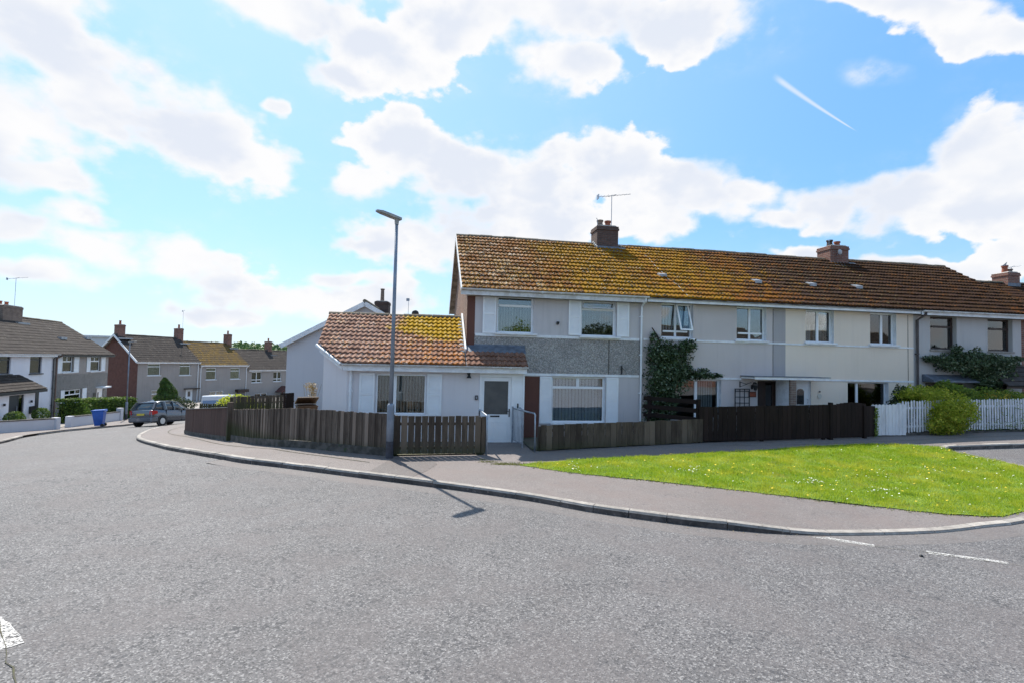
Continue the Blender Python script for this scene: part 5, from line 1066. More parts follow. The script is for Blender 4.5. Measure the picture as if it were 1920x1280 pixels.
IVYM = m_leaf('ivy_leaf', (.032, .062, .022), (.08, .13, .05), (.26, .32, .23), .25)  # greyish third tone on some leaves paints the ivy's sheen into the colour
SHRUBD = m_leaf('dark_shrub_leaf', (.03, .05, .018), (.06, .085, .03), None, .25); GOLD = m_leaf('golden_leaf', (.28, .36, .035), (.54, .57, .06), (.68, .62, .10), .6)
GREENM = m_leaf('green_leaf', (.13, .22, .03), (.30, .38, .055), (.36, .40, .07), .58); HEDGEM = m_leaf('hedge_leaf', (.06, .12, .02), (.13, .21, .03), (.22, .29, .04), .35)
CONIF = m_leaf('conifer_leaf', (.035, .08, .012), (.08, .14, .02), None, .25); CLIMB = m_leaf('climber_leaf', (.045, .08, .035), (.10, .15, .065), (.26, .29, .19), .3)
FLOWY = m_leaf('yellow_blossom', (.45, .30, .03), (.60, .42, .05), None, .2)
# ivy on the wall between house A and house B
ivy = thing('ivy', 'dense dark ivy climbing the wall right of the white downpipe, one arm over the window', 'ivy', (7.5, 15.6, .0))
mb = MB()
for pts in ([(7.5, 15.62, -.1), (7.45, 15.6, 1.0), (7.6, 15.62, 2.0), (7.8, 15.64, 3.1)], [(7.55, 15.6, 0), (7.9, 15.6, 1.4), (8.4, 15.62, 2.4), (8.75, 15.64, 3.1)], [(7.9, 15.6, 1.5), (8.7, 15.62, 2.15), (9.4, 15.64, 2.1), (9.85, 15.66, 2.1)], [(7.7, 15.62, 3.0), (7.55, 15.6, 3.35), (7.35, 15.6, 3.62)]): mb.tube(pts, [.04, .03, .02, .008], 5)
obj('stems', mb, BARK, ivy, True)
P, N = blobs([(7.55, 15.45, .8, .52, .34, .95, 3.2), (7.65, 15.42, 1.9, .62, .36, .75, 3), (8.05, 15.45, 2.0, .55, .30, .55, 2), (7.6, 15.50, 2.75, .52, .26, .52, 2.2), (8.2, 15.52, 2.65, .55, .22, .48, 1.8), (8.62, 15.55, 3.05, .35, .15, .22, .6), (8.55, 15.55, 2.15, .42, .17, .25, .8), (9.1, 15.58, 2.12, .35, .12, .16, .45), (9.6, 15.60, 2.10, .32, .10, .09, .25), (9.25, 15.56, 2.25, .16, .1, .1, .12), (7.35, 15.55, 3.3, .12, .1, .22, .15), (7.9, 15.5, 1.2, .35, .28, .5, 1)], 10500, shell=.65, rough=.5, cut=lambda x, y, z: y < 15.69 and x > 7.02 and z > -.1)
leaf_mesh('foliage', P, N, .046, IVYM, ivy, .8)
# climber on house D
cl = thing('climbing_shrub', 'dark leaved climbing shrub spread under the bedroom windows above the picket fence', 'climber', (20.6, 15.6, .3))
mb = MB()
for pts in ([(20.7, 15.6, .3), (20.5, 15.55, 1.4), (20.0, 15.5, 2.4), (19.0, 15.55, 2.7)], [(20.6, 15.6, .4), (20.7, 15.5, 1.8), (20.9, 15.5, 2.6), (21.6, 15.55, 2.8)], [(20.0, 15.5, 2.3), (18.8, 15.5, 2.75), (18.1, 15.6, 2.85), (17.75, 15.6, 2.9)]): mb.tube(pts, [.05, .035, .02, .01], 5)
obj('stems', mb, BARK, cl, True)
P, N = blobs([(19.9, 15.35, 2.75, .95, .36, .50, 3.5), (18.9, 15.45, 2.75, .55, .28, .32, 1.4), (18.2, 15.52, 2.86, .38, .16, .14, .35), (20.8, 15.35, 2.5, .6, .38, .62, 2.4), (21.5, 15.45, 2.85, .5, .22, .18, .6), (19.2, 15.45, 3.15, .25, .15, .25, .35), (20.3, 15.3, 2.15, .5, .34, .42, 1.2), (20.75, 15.35, 1.6, .4, .3, .6, 1.2), (22.0, 15.5, 2.95, .25, .12, .1, .2)], 9500, shell=.6, rough=.5, cut=lambda x, y, z: y < 15.69)
leaf_mesh('foliage', P, N, .05, CLIMB, cl, .9)
# garden shrubs behind and through the picket fence
shrub('dark_shrub', 'dark green feathery shrub behind the white gate', 'shrub', (15.9, 14.6, .35), [(15.85, 14.6, 1.0, .55, .4, .55, 2), (15.95, 14.65, 1.55, .28, .25, .40, 1), (15.45, 14.6, .8, .35, .35, .4, 1)], 3600, .042, SHRUBD, stems=3)
def both(x, y, z): return z > g(x, y)
gs = shrub('golden_shrub', 'golden green shrub growing over and through the white picket fence', 'shrub', (16.5, 14.0, .36), [(16.4, 14.2, 1.42, .85, .55, .48, 4), (16.8, 13.95, 1.2, .80, .60, .55, 3), (16.55, 13.55, 1.05, .70, .32, .46, 2.6), (16.2, 13.58, .74, .48, .26, .40, 1.3), (16.8, 13.58, .74, .34, .22, .34, .8), (16.1, 14.2, 1.62, .60, .4, .30, 1.6), (17.4, 13.8, 1.15, .42, .36, .38, 1)], 19000, .038, GOLD, stems=6, rough=.6, shell=.55, cut=both)
shrub('green_shrub', 'bright green bushy shrub with a pointed top beneath the climber', 'shrub', (17.9, 14.6, .4), [(18.1, 14.6, 1.45, .70, .45, .52, 3), (17.75, 14.7, 1.82, .35, .3, .32, 1), (18.6, 14.5, 1.3, .5, .4, .45, 1)], 5500, .042, GREENM, stems=5)
ys = shrub('flowering_shrub', 'yellow tinged flowering shrub at the right end of the picket fence', 'shrub', (20.0, 14.6, .45), [(19.3, 14.6, 1.35, .75, .5, .55, 2), (20.2, 14.5, 1.32, .85, .5, .52, 2.4), (21.1, 14.5, 1.2, .7, .5, .48, 2), (22.0, 14.5, 1.1, .7, .5, .45, 2)], 9000, .042, GREENM, stems=6)
P, N = blobs([(19.6, 14.45, 1.45, .9, .4, .3, 2), (20.6, 14.4, 1.4, .9, .45, .3, 2), (18.95, 14.1, 1.2, .16, .14, .22, .5)], 1100, shell=.2); leaf_mesh('blossom', P, N, .035, FLOWY, ys)

# creeper through the picket fence, bits at the gate
mb_p = []; mb_n = []
for k in range(1500):
    x = rng.choice((rng.gauss(18.6, .9), rng.gauss(20.3, 1.1))); mb_p.append((x, rng.uniform(13.74, 13.95), g(x, 13.8) + abs(rng.gauss(0, .42)) + .05)); mb_n.append((0, -1, .3))
for k in range(420): mb_p.append((13.83 + rng.gauss(0, .035), 13.56 + rng.uniform(-.03, .05), rng.uniform(.36, 1.25))); mb_n.append((0, -1, 0))
cr = thing('creeper', 'thin creeper weaving through the white pickets', 'creeper', (18.6, 13.85, .45)); leaf_mesh('foliage', mb_p, mb_n, .028, GREENM, cr); mb = MB()
for k in range(14): x = 17.4 + k * .3; mb.tube([(x, 13.86, .45), (x + .1, 13.80, .8), (x - .05, 13.84, 1.1)], [.01, .007, .004], 4)
obj('stems', mb, BARK, cr, True)

# ================================================================ houses down the hill
def row_house(name, label, o, th, x0, x1, zb, ze, rise, hd, mats, mfun, ops, roofm, ncr=13, left_gable=None, right_gable=None, over=(0, 0), group=None, gm=None, xx=(), zz_=()):
    """house in a row: local x along the front, y into the house, z up (z values are heights above datum)"""
    h = thing(name, label, 'house', (o[0], o[1], 0), th, group); nd = len(mats)
    mb = MB(); wall_front(mb, x0, x1, zb, ze, 0, ops, mfun, mdark=nd, extra_x=xx, extra_z=zz_); mb.box(x0 + .02, x1 - .02, .8, hd * 2 - .02, zb, ze - .05, nd); mb.quad((x0, hd * 2, zb), (x1, hd * 2, zb), (x1, hd * 2, ze), (x0, hd * 2, ze)); obj('wall', mb, list(mats) + [ROOMIN], h)
    for side, gmat in ((x0, left_gable), (x1, right_gable)):
        if gmat: mb = MB(); mb.add([(side, 0, zb), (side, 2 * hd, zb), (side, 2 * hd, ze), (side, hd, ze + rise * .97), (side, 0, ze)], [(0, 1, 2, 3, 4)]); obj('gable_wall', mb, gmat, h)
    p = math.atan2(rise, hd + .3); L = math.hypot(rise, hd + .3); a = x0 - over[0]; b = x1 + over[1]
    mb = MB(); courses(mb, a, b, -.32, ze + .03, p, ncr, L / ncr, seed=int(x0 * 10) % 97); r = obj('roof', mb, roofm, h)
    mb = MB(); courses(mb, a, b, 2 * hd + .32, ze + .03, p, ncr, L / ncr, seed=4, sgn=-1); obj('rear_slope', mb, roofm, r)
    mb = MB(); mb.prism([(-.3, ze), (hd, ze + rise), (2 * hd + .3, ze), (2 * hd + .3, ze - .06), (hd, ze + rise - .08), (-.3, ze - .06)], a + .01, b - .01, ax='x'); obj('roof_deck', mb, SOFF, r); ridge(r, a, b, hd, ze + rise + .06, .12, m=RIDGET)
    return h, r
SLATE = m_tile('roof_tile_grey', (.050, .043, .041), (.068, .058, .055), [(.11, .085, .03), (.085, .066, .035), (.062, .053, .044)], lambda T, x, y, z: (.28, .3, .42, .3))
SLATEM = m_tile('roof_tile_mossy', (.075, .058, .048), (.095, .072, .058), [(.17, .105, .022), (.13, .07, .022), (.09, .065, .025)], lambda T, x, y, z: (.47, .42, .5, .3))
LTH = math.atan2(.994, -.11); LO = (-26.37, 35.04)
L1, r1 = row_house('semi_detached_house', 'white rendered house with a dark framed porch and grey roof, far left', LO, LTH, -3.0, 7.95, -3.4, 2.14, 2.75, 3.9, [R_WHITE, R_WHITE], lambda x, z: 0, [(1.9, 3.15, .85, 2.06), (5.11, 6.45, .80, 2.06), (2.1, 3.0, -2.6, -1.0)], SLATE)
L2, r2 = row_house('semi_detached_house', 'grey pebbledash house with white shutters behind the clipped hedge', LO, LTH, 7.96, 16.15, -3.9, 2.14, 2.75, 3.9, [DASHD, R_WGREY], lambda x, z: 0 if z < .6 else 1, [(9.0, 10.45, .78, 2.05), (13.1, 14.7, .76, 2.05), (9.5, 11.9, -1.75, -.63), (14.4, 15.5, -3.2, -.75)], SLATE, right_gable=DASHD, over=(0, .45), zz_=(.6,))
def rw(h, x0, x1, z0, z1, bars=(), frm=None, blind=None, bm=None, gl=None, y=.08, fr=.07, sill=.08, sm_=None, label=None): return window(h, x0, x1, z0, z1, y, bars, fr, False, blind=blind, bm=bm, frm=frm, gl=gl, sill=(x0 - .08, x1 + .08, -.10, sill, sm_ or WHITEP), label=label)
DGREY = mat('frame_anthracite', (.035, .037, .045), rough=.4)
rw(L1, 1.9, 3.15, .85, 2.06, [(1.97, 3.08, 1.72, 1.80)], DGREY, sm_=DGREY); rw(L1, 5.11, 6.45, .80, 2.06, [(5.18, 6.38, 1.72, 1.80)], DGREY, sm_=DGREY)
rw(L2, 9.0, 10.45, .78, 2.05, [(9.07, 10.38, 1.55, 1.64), (9.7, 9.78, 1.64, 1.98)]); rw(L2, 13.1, 14.7, .76, 2.05, [(13.17, 14.63, 1.55, 1.64), (13.85, 13.93, 1.64, 1.98)]); rw(L2, 9.5, 11.9, -1.75, -.63, [(9.57, 11.83, -1.05, -.97), (10.3, 10.38, -.97, -.70), (11.1, 11.18, -.97, -.70)])
for a, b, c, d in ((8.35, 8.92, .72, 2.1), (10.55, 11.25, .72, 2.1), (12.45, 13.02, .72, 2.1), (14.82, 15.55, .72, 2.1), (8.95, 9.44, -1.8, -.6), (12.0, 12.65, -1.8, -.6)): shutter(L2, a, b, c, d, -.01)
mb = MB(); mb.box(14.4, 15.5, .06, .1, -3.2, -.75); d_ = obj('front_door', mb, WHITE, L2); mb = MB(); mb.box(14.62, 14.85, .05, .058, -2.2, -1.1); obj('pane', mb, GLASSD, d_); mb = MB(); mb.box(14.2, 15.75, -.5, 0, -.72, -.60); obj('door_canopy', mb, WHITEP, L2)
mb = MB(); mb.box(13.75, 14.2, -.03, -.005, -1.6, -1.1); obj('mailbox', mb, BLACK, L2)
for h, a, b, gm_ in ((L1, -3, 7.9, WHITEP), (L2, 7.98, 16.6, BLACK)):
    mb = MB(); mb.box(a, b, -.31, -.29, 1.98, 2.14); obj('fascia', mb, gm_, h); gutter(h, a, b, -.37, 2.16, m=gm_)
downpipe(L1, 7.75, -.06, -3.2, 2.1, .045, m=DGREY, neck=(7.75, -.35)); downpipe(L2, 8.15, -.06, -3.3, 2.1, .05, m=mat('pipe_rust', (.22, .14, .11)), neck=(8.15, -.35))
chimney(r1, 8.0, 10.2, 3.3, 4.3, 4.0, 5.66, [(7.8, 3.8, .3, TERRAD), (8.5, 3.8, .32, TERRA), (9.2, 3.8, .32, TERRA)], m=BRICKB)
mb = MB(); mb.box(9.2, 10.6, 3.0, 3.29, 4.32, 4.5); obj('chimney_flashing', mb, LEADL, r1)
c_, s_ = math.cos(LTH), math.sin(LTH)
def lw(x, y, z): return (LO[0] + c_ * x - s_ * y, LO[1] + s_ * x + c_ * y, z)
aerial(lw(10.1, 3.8, 5.6), 2.3, R(10), 1.3, 'tall television aerial above the chimney of the white house on the far left', 8)
for x, z in ((11.5, 1.35), (15.9, 1.6)):
    mb = MB(); zz1 = 2.17 + (z + .32) * 2.75 / 4.2; mb.box(x, x + .8, z, z + .3, zz1 + .05, zz1 + .26); obj('roof_vent', mb, LEADL, r2)
# porch of L1
mb = MB(); wall_front(mb, -.6, 3.75, -3.3, -.30, -1.25, [(.9, 2.35, -2.9, -.42)], mdark=1, rev=.1, back=.9); mb.quad((3.75, -1.25, -3.3), (3.75, 0, -3.3), (3.75, 0, -.3), (3.75, -1.25, -.3)); pw = obj('porch_wall', mb, [R_WHITE, ROOMIN], L1)
mb = MB(); mb.box(.9, 1.0, -1.2, -1.15, -2.9, -.42); mb.box(2.25, 2.35, -1.2, -1.15, -2.9, -.42); mb.box(1.82, 1.9, -1.2, -1.15, -2.9, -.42); mb.box(1.0, 1.82, -1.19, -1.16, -2.9, -.45); pd = obj('porch_door', mb, DGREY, L1); mb = MB(); mb.box(1.9, 2.25, -1.18, -1.175, -2.9, -.45); obj('pane', mb, GLASS, pd); mb = MB(); mb.tube([(1.65, -1.26, -2.6), (1.65, -1.26, -1.1)], .02, 6); obj('pull_handle', mb, GALV, pd)
mb = MB(); mb.box(3.45, 3.78, -1.29, -1.255, -3.3, -.30); obj('corner_post', mb, DGREY, L1)
mb = MB(); mb.box(-.9, 4.05, -1.62, -1.56, -.34, -.16); obj('fascia', mb, BLACK, L1)
mb = MB(); courses(mb, -.9, 4.05, -1.60, -.12, R(29), 6, .31, 2, lip=.03); mb.add([(4.05, -1.6, -.2), (4.05, 0, .72), (4.05, 0, -.2)], [(0, 1, 2)]); mb.quad((-.9, -1.58, -.17), (4.05, -1.58, -.17), (4.05, 0, .66), (-.9, 0, .66)); obj('porch_roof', mb, SLATE, L1)
mb = MB(); mb.box(2.85, 3.4, -1.34, -1.26, -1.72, -1.25); obj('mailbox', mb, BLACK, L1)
for x in (.35, 2.95): mb = MB(); mb.tube([(x, -1.34, -1.0), (x, -1.34, -.85)], .06, 8); obj('wall_light', mb, BLACK, L1)
def topiary(label, x, y, zc, r):
    wx, wy, _ = lw(x, y, 0); z0 = g(wx, wy); o = thing('topiary_ball', label, 'topiary', (wx, wy, z0), 0, 'topiary balls by the porch'); mb = MB(); mb.tube([(0, 0, 0), (0, 0, .42)], [.17, .23], 10); obj('planter', mb, BLACK, o); mb = MB(); mb.tube([(0, 0, .4), (0, 0, zc - z0)], .03, 5); obj('trunk', mb, BARK, o)
    P, N = blobs([(wx, wy, zc, r, r, r * .95, 1)], 1500, shell=.15, rough=.05); leaf_mesh('foliage', P, N, .05, HEDGEM, o)
topiary('round clipped topiary ball left of the dark porch door', .1, -2.0, -1.75, .50); topiary('round clipped topiary ball by the porch corner post', 2.7, -2.0, -1.75, .46)
# low rendered walls and the hedge
def low_wall(label, a, b, h, ends=True):
    a = Vector(a); b = Vector(b); o = thing('garden_wall', label, 'wall', (a.x, a.y, g(*a)), 0, 'low rendered garden walls'); mb = MB(); mb.obox((a.x, a.y, g(*a) + h / 2 - .2), (b.x, b.y, g(*b) + h / 2 - .2), .2, h + .4); obj('wall', mb, R_PALE, o, True)
    mb = MB(); mb.obox((a.x, a.y, g(*a) + h + .03), (b.x, b.y, g(*b) + h + .03), .27, .05); obj('coping', mb, CONCD, o, True)
    mb = MB(); mb.box(b.x - .16, b.x + .16, b.y - .16, b.y + .16, g(*b) - .2, g(*b) + h + .07); obj('end_pier', mb, R_PALE, o, True)
low_wall('low pale wall at the left edge of the photo in front of the porch', (-23.2, 25.5), (-20.65, 32.9), .60)
low_wall('low pale wall rising behind the blue bin', (-22.6, 42.6), (-22.0, 36.3), .62)
low_wall('low pale wall between blue bin and far street lamp', (-22.9, 43.6), (-22.6, 42.75), .85)
hd_ = thing('hedge', 'clipped green privet hedge behind the low wall', 'hedge', (-26.5, 44, g(-26.5, 44)))
P = []; N = []
HA = Vector((-24.6, 40.2)); HB = Vector((-23.7, 45.6))
while len(P) < 13000:
    t_ = rng.random(); u = rng.uniform(-.75, .75); c = HA + (HB - HA) * t_; f = rng.random(); z0 = g(c.x, c.y)
    ztop = -1.02 - .25 * t_ + .05 * mnoise.noise(Vector((t_ * 20, 0, 0))); 
    if f < .45: p = (c.x + u, c.y, ztop + rng.gauss(0, .05)); n_ = (0, 0, 1)
    elif f < .9: p = (c.x + .75 + rng.gauss(0, .05), c.y, rng.uniform(z0, ztop)); n_ = (1, -.2, 0)
    else: p = (c.x + u, HA.y + rng.gauss(0, .05), rng.uniform(z0, ztop)); n_ = (0, -1, 0)
    P.append(p); N.append(n_)
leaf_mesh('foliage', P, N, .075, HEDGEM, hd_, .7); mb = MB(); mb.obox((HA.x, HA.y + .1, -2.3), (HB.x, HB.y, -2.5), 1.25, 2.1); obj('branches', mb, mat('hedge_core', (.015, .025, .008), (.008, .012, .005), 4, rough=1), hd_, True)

GTH = math.atan2(.868, .5); GO = (-32.76, 65.05); G1F = lambda x, z: 0
def gh(label, x0, x1, zb, ze, rise, ops, roofm, wallm, **kw): return row_house('terraced_house', label, GO, GTH, x0, x1, zb, ze, rise, 4.0, [wallm, WHITEP], lambda x, z: 0, ops, roofm, ncr=12, **kw)
BRIG = m_brick('brick_gable', (.12, .042, .032), (.15, .058, .042), (.10, .06, .05))
G1, gr1 = gh('house with a dark red brick gable at the end of the far row', 0, 7.65, -4.2, 1.35, 3.1, [(1.13, 2.64, -.25, 1.15), (5.04, 6.5, -.3, 1.2), (1.7, 3.0, -3.2, -2.0), (6.0, 6.95, -4, -2.1)], SLATE, R_WGREY, left_gable=BRIG, over=(.3, 0))
G2, gr2 = gh('middle house of the far row with a mossy orange roof', 7.66, 15.2, -5, .98, 3.05, [(8.7, 10.2, -.95, .62), (12.4, 13.95, -.95, .62), (9.3, 11.5, -3.4, -2.5)], SLATEM, R_WGREY, left_gable=R_WGREY, over=(0, 0))
G3, gr3 = gh('last house of the far row with a rustic porch, half hidden by the bluish gable', 15.21, 28.0, -5.6, .28, 2.95, [(16.0, 17.8, -1.55, 0), (20.0, 21.6, -1.5, 0), (16.7, 19.0, -4.1, -3.15)], SLATE, R_WGREY, left_gable=R_WGREY)
rw(G1, 1.13, 2.64, -.25, 1.15, [(1.2, 2.57, .75, .83)], blind=(1.2, 2.57, -.2, 1.1), ang=0 if False else 0) if False else rw(G1, 1.13, 2.64, -.25, 1.15, [(1.2, 2.57, .75, .83)], blind=(1.2, 2.57, -.2, 1.1))
rw(G1, 5.04, 6.5, -.3, 1.2, [(5.1, 6.43, .8, .88)], blind=(5.1, 6.4, -.25, .9)); rw(G1, 1.7, 3.0, -3.2, -2.0, [(1.77, 2.93, -2.5, -2.42)], blind=(1.77, 2.9, -2.4, -2.05))
rw(G2, 8.7, 10.2, -.95, .62, [(8.77, 10.13, .15, .23)]); rw(G2, 12.4, 13.95, -.95, .62, [(12.47, 13.88, .15, .23)]); rw(G2, 9.3, 11.5, -3.4, -2.5, [(10.3, 10.38, -3.33, -2.57)])
rw(G3, 16.0, 17.8, -1.55, 0, [(16.85, 16.95, -1.48, -.07), (16.07, 17.73, -1.2, -1.1)]); rw(G3, 20.0, 21.6, -1.5, 0, [(20.75, 20.85, -1.43, -.07), (20.07, 21.53, -1.15, -1.05)]); rw(G3, 16.7, 19.0, -4.1, -3.15, [(17.8, 17.9, -4.03, -3.22)])
mb = MB(); mb.box(6.0, 6.95, .05, .1, -4, -2.1); d_ = obj('front_door', mb, WHITE, G1); mb = MB(); mb.box(6.3, 6.65, .04, .048, -3.0, -2.35); obj('pane', mb, GLASSD, d_); mb = MB(); mb.box(5.7, 7.5, -.6, 0, -2.05, -1.93); obj('door_canopy', mb, BROWNFR, G1); mb = MB(); mb.box(13.3, 15.1, -.6, 0, -2.8, -2.4); obj('door_canopy', mb, BROWNFR, G2)
mb = MB(); mb.box(20.7, 20.85, -1.2, -1.05, -5.3, -3.1); mb.box(22.6, 22.75, -1.2, -1.05, -5.3, -3.1); mb.prism([(20.4, -3.1), (21.7, -2.3), (23.0, -3.1), (22.7, -3.15), (21.7, -2.55), (20.7, -3.15)], -1.3, 0); mb.prism([(20.4, -3.08), (21.7, -2.28), (23.0, -3.08), (21.7, -2.2)], -1.35, 0); obj('porch', mb, mat('porch_red', (.12, .05, .045), (.08, .035, .03), 5), G3)
for h, a, b, z in ((G1, -.3, 7.65, 1.35), (G2, 7.7, 15.2, .98), (G3, 15.25, 28, .28)):
    mb = MB(); mb.box(a, b, -.31, -.29, z - .17, z); obj('fascia', mb, WHITEP, h); gutter(h, a, b, -.37, z + .02, m=WHITED)
mb = MB()
for q, s in ((0, 1), (8, -1)): mb.obox((-.33, q - .3 * s, 1.30), (-.33, 4, 4.42), .06, .22)
obj('bargeboard', mb, WHITEP, gr1)
downpipe(G1, 7.5, -.06, -4, 1.3, .05, neck=(7.5, -.35)); downpipe(G2, 15.0, -.06, -4.6, .9, .05, neck=(15.0, -.35)); downpipe(G3, 23.3, -.06, -5, .2, .05, neck=(23.3, -.35)); downpipe(G2, 7.9, -.06, -4, .9, .045, neck=(7.9, -.35))
for r_, a, b, z0, z1, n_ in ((gr1, .0, .75, 3.6, 5.65, 1), (gr1, 7.3, 8.05, 3.3, 5.7, 1), (gr2, 14.8, 15.55, 2.9, 5.35, 1), (gr3, 22.3, 23.05, 2.0, 4.65, 1)):
    c = chimney(r_, a, b, 3.65, 4.45, z0, z1, [((a + b) / 2, 4.05, .52, TERRA)], m=BRICK); mb = MB(); mb.box(a - .25, b + .35, 2.75, 3.48, z0 + .35, z0 + .5); obj('chimney_flashing', mb, LEADL, c)
gc, gs_ = math.cos(GTH), math.sin(GTH)
def gw(x, y, z): return (GO[0] + gc * x - gs_ * y, GO[1] + gs_ * x + gc * y, z)
aerial(gw(8.3, 4.2, 5.7), 2.4, R(0), .25, 'thin mast above the second chimney of the far row', 2)
# F: house with its gable to the street, behind the extension
Fh = thing('gable_house', 'pale blue grey house showing its gable between the far row and the tiled extension', 'house', (-7.25, 28.5, 0), R(-4))
mb = MB(); W8 = 8.0; mb.add([(0, 0, -2), (W8, 0, -2), (W8, 0, 3.05), (W8 / 2, 0, 5.30), (0, 0, 3.05)], [(0, 1, 2, 3, 4)]); mb.quad((0, 0, -2), (0, 0, 3.05), (0, 10, 3.05), (0, 10, -2)); mb.quad((W8, 0, -2), (W8, 10, -2), (W8, 10, 3.05), (W8, 0, 3.05)); obj('gable_wall', mb, R_PALE, Fh)
pF = math.atan2(2.35, 4.25); mb = MB(); k = math.hypot(2.35, 4.25)
for s in (1, -1):
    v = []
    for i in range(12):
        for vv, hh_ in ((i * k / 12, .02), ((i + 1) * k / 12, .0)):
            for yy in (-.25, 10.2): v.append((W8 / 2 - s * (4.25 - vv * math.cos(pF) + 0), yy, 3.02 + vv * math.sin(pF) + .05 + hh_))
    mb.add(v, [(4 * i + a, 4 * i + b, 4 * i + d, 4 * i + c) for i in range(12) for a, b, c, d in ((0, 1, 2, 3),)] + [(4 * i + 2, 4 * i + 3, 4 * i + 5, 4 * i + 4) for i in range(11)])
rF = obj('roof', mb, SLATE, Fh)
mb = MB(); mb.obox((-.27, -.27, 2.93), (W8 / 2, -.27, 5.30), .05, .24, up=(0, 0, 1)); mb.obox((W8 + .27, -.27, 2.93), (W8 / 2, -.27, 5.30), .05, .24); obj('bargeboard', mb, WHITEP, rF)
mb = MB(); mb.quad((-.25, -.24, 2.99), (W8 / 2, -.24, 5.36), (W8 / 2, 10.2, 5.36), (-.25, 10.2, 2.99)); mb.quad((W8 / 2, -.24, 5.36), (W8 + .25, -.24, 2.99), (W8 + .25, 10.2, 2.99), (W8 / 2, 10.2, 5.36)); obj('roof_deck', mb, SOFF, rF)
mb = MB(); mb.tube([(W8 / 2, -.28, 5.44), (W8 / 2, 10.2, 5.44)], .11, 8); obj('ridge', mb, RIDGET, rF)
chimney(rF, 3.75, 4.6, 4.3, 5.2, 4.6, 5.95, [(4.15, 4.7, .85, BRICKB)], m=BRICKD); mb = MB(); mb.tube([(-.30, -.3, 3.0), (-.30, 10.2, 3.0)], .06, 8); obj('gutter', mb, WHITED, rF)
aerial((-1.15, 33.0, 5.2), 1.0, R(80), .5, 'small thin aerial behind the lamp pole near the soot dark chimney', 3)
dsh = thing('satellite_dish', 'dark round dish just showing above the extension ridge', 'satellite dish', (-.52, 24.4, 4.42)); mb = MB(); mb.ball((0, 0, .14), .20, 12, sq=(.85, .25, .8)); obj('reflector', mb, BLACK, dsh); mb = MB(); mb.tube([(0, .05, .1), (0, .1, -1.2)], .025, 6); obj('bracket', mb, GALV, dsh)
# rear extension roof that carries it
mb = MB(); mb.box(-1.6, .9, 23.6, 27, -1.5, 3.2); tag(obj('outbuilding', mb, R_WGREY), 'grey outbuilding behind the extension, hidden below its ridge', 'outbuilding')

# fence, gate and bins behind the corner
board_fence('board_fence', 'taller brown board fence standing behind the weathered corner fence', [(-9.1, 26.05), (-8.2, 25.85), (-6.75, 25.6)], WGREY2, .17, .155, .3, 1.62, rails=(.5, 1.3), posts=1.8, jit=.02, mp=WGREY)
board_fence('garden_gate', 'narrow dark gate at the corner of the pale blue grey gable', [(-6.73, 25.6), (-6.1, 25.5)], WDARK, .13, .125, .2, 1.7, rails=(.5, 1.3), posts=0, jit=.003, cat='gate')
board_fence('board_fence', 'brown and cream garden fence behind the red brown fence', [(-12.6, 31.5), (-8.9, 27.3)], WGREY2, .30, .20, .3, 1.25, rails=(.5, 1.1), posts=1.2, jit=.03, mp=WDARK)
def wheelie(label, x, y, z, rz, m, lid=0):
    o = thing('wheelie_bin', label, 'wheelie bin', (x, y, z), rz, 'wheelie bins'); mb = MB()
    v = [];
    for zz, w_, d0, d1 in ((.06, .20, -.20, .20), (.50, .255, -.27, .235), (.92, .285, -.34, .26), (.98, .30, -.36, .28)):
        v += [(-w_, d0, zz), (w_, d0, zz), (w_, d1, zz), (-w_, d1, zz)]
    mb.add(v, [(0, 3, 2, 1)] + [(4 * k + i, 4 * k + (i + 1) % 4, 4 * k + 4 + (i + 1) % 4, 4 * k + 4 + i) for k in range(3) for i in range(4)] + [(12, 13, 14, 15)]); obj('body', mb, m, o, bevel=.02)
    mb = MB(); P_ = [(-.315, -.40, .985), (.315, -.40, .985), (.315, .30, .99), (-.315, .30, .99), (-.30, -.38, 1.03), (.30, -.38, 1.03), (.30, .28, 1.075), (-.30, .28, 1.075)]
    if lid: ca, sa = math.cos(lid), math.sin(lid); P_ = [(a, .30 + (b - .30) * ca - (c - .99) * sa * -1 * 0 + (c - .99) * sa, .99 - (b - .30) * sa + (c - .99) * ca) for a, b, c in P_]
    mb.add(P_, [(0, 3, 2, 1), (4, 5, 6, 7), (0, 1, 5, 4), (1, 2, 6, 5), (2, 3, 7, 6), (3, 0, 4, 7)]); obj('lid', mb, m, o, bevel=.012)
    mb = MB(); mb.tube([(-.24, .31, .97), (.24, .31, .97)], .018, 6); obj('handle', mb, m, o)
    for sx in (-.24, .24): mb = MB(); mb.tube([(sx - .03, .22, .10), (sx + .03, .22, .10)], .10, 12); obj('wheel', mb, BLACK, o)
BLUEP = mat('bin_blue', (.018, .10, .42), (.014, .08, .34), 3, rough=.42); BROWNP = mat('bin_brown', (.10, .055, .03), (.08, .045, .025), 3, rough=.5)
wheelie('blue wheelie bin standing on the kerb in front of the low pale wall', -20.15, 36.0, g(-20.1, 36) - .02, R(-78), BLUEP)
wheelie('brown wheelie bin with a raised lid behind the extension corner', -3.62, 16.75, g(-3.6, 16.7) + .12, R(20), BROWNP, .35)
pg = thing('pampas_plant', 'dry pale seed heads of a tall plant beside the extension wall', 'plant', (-3.75, 17.8, g(-3.7, 17.8))); mb = MB()
for k in range(7): mb.tube([(-3.75 + .03 * k - .1, 17.8, -.2), (-3.72 + .05 * k - .15, 17.8, .8), (-3.7 + .09 * k - .27, 17.8 + .03 * k, 1.5)], .006, 4)
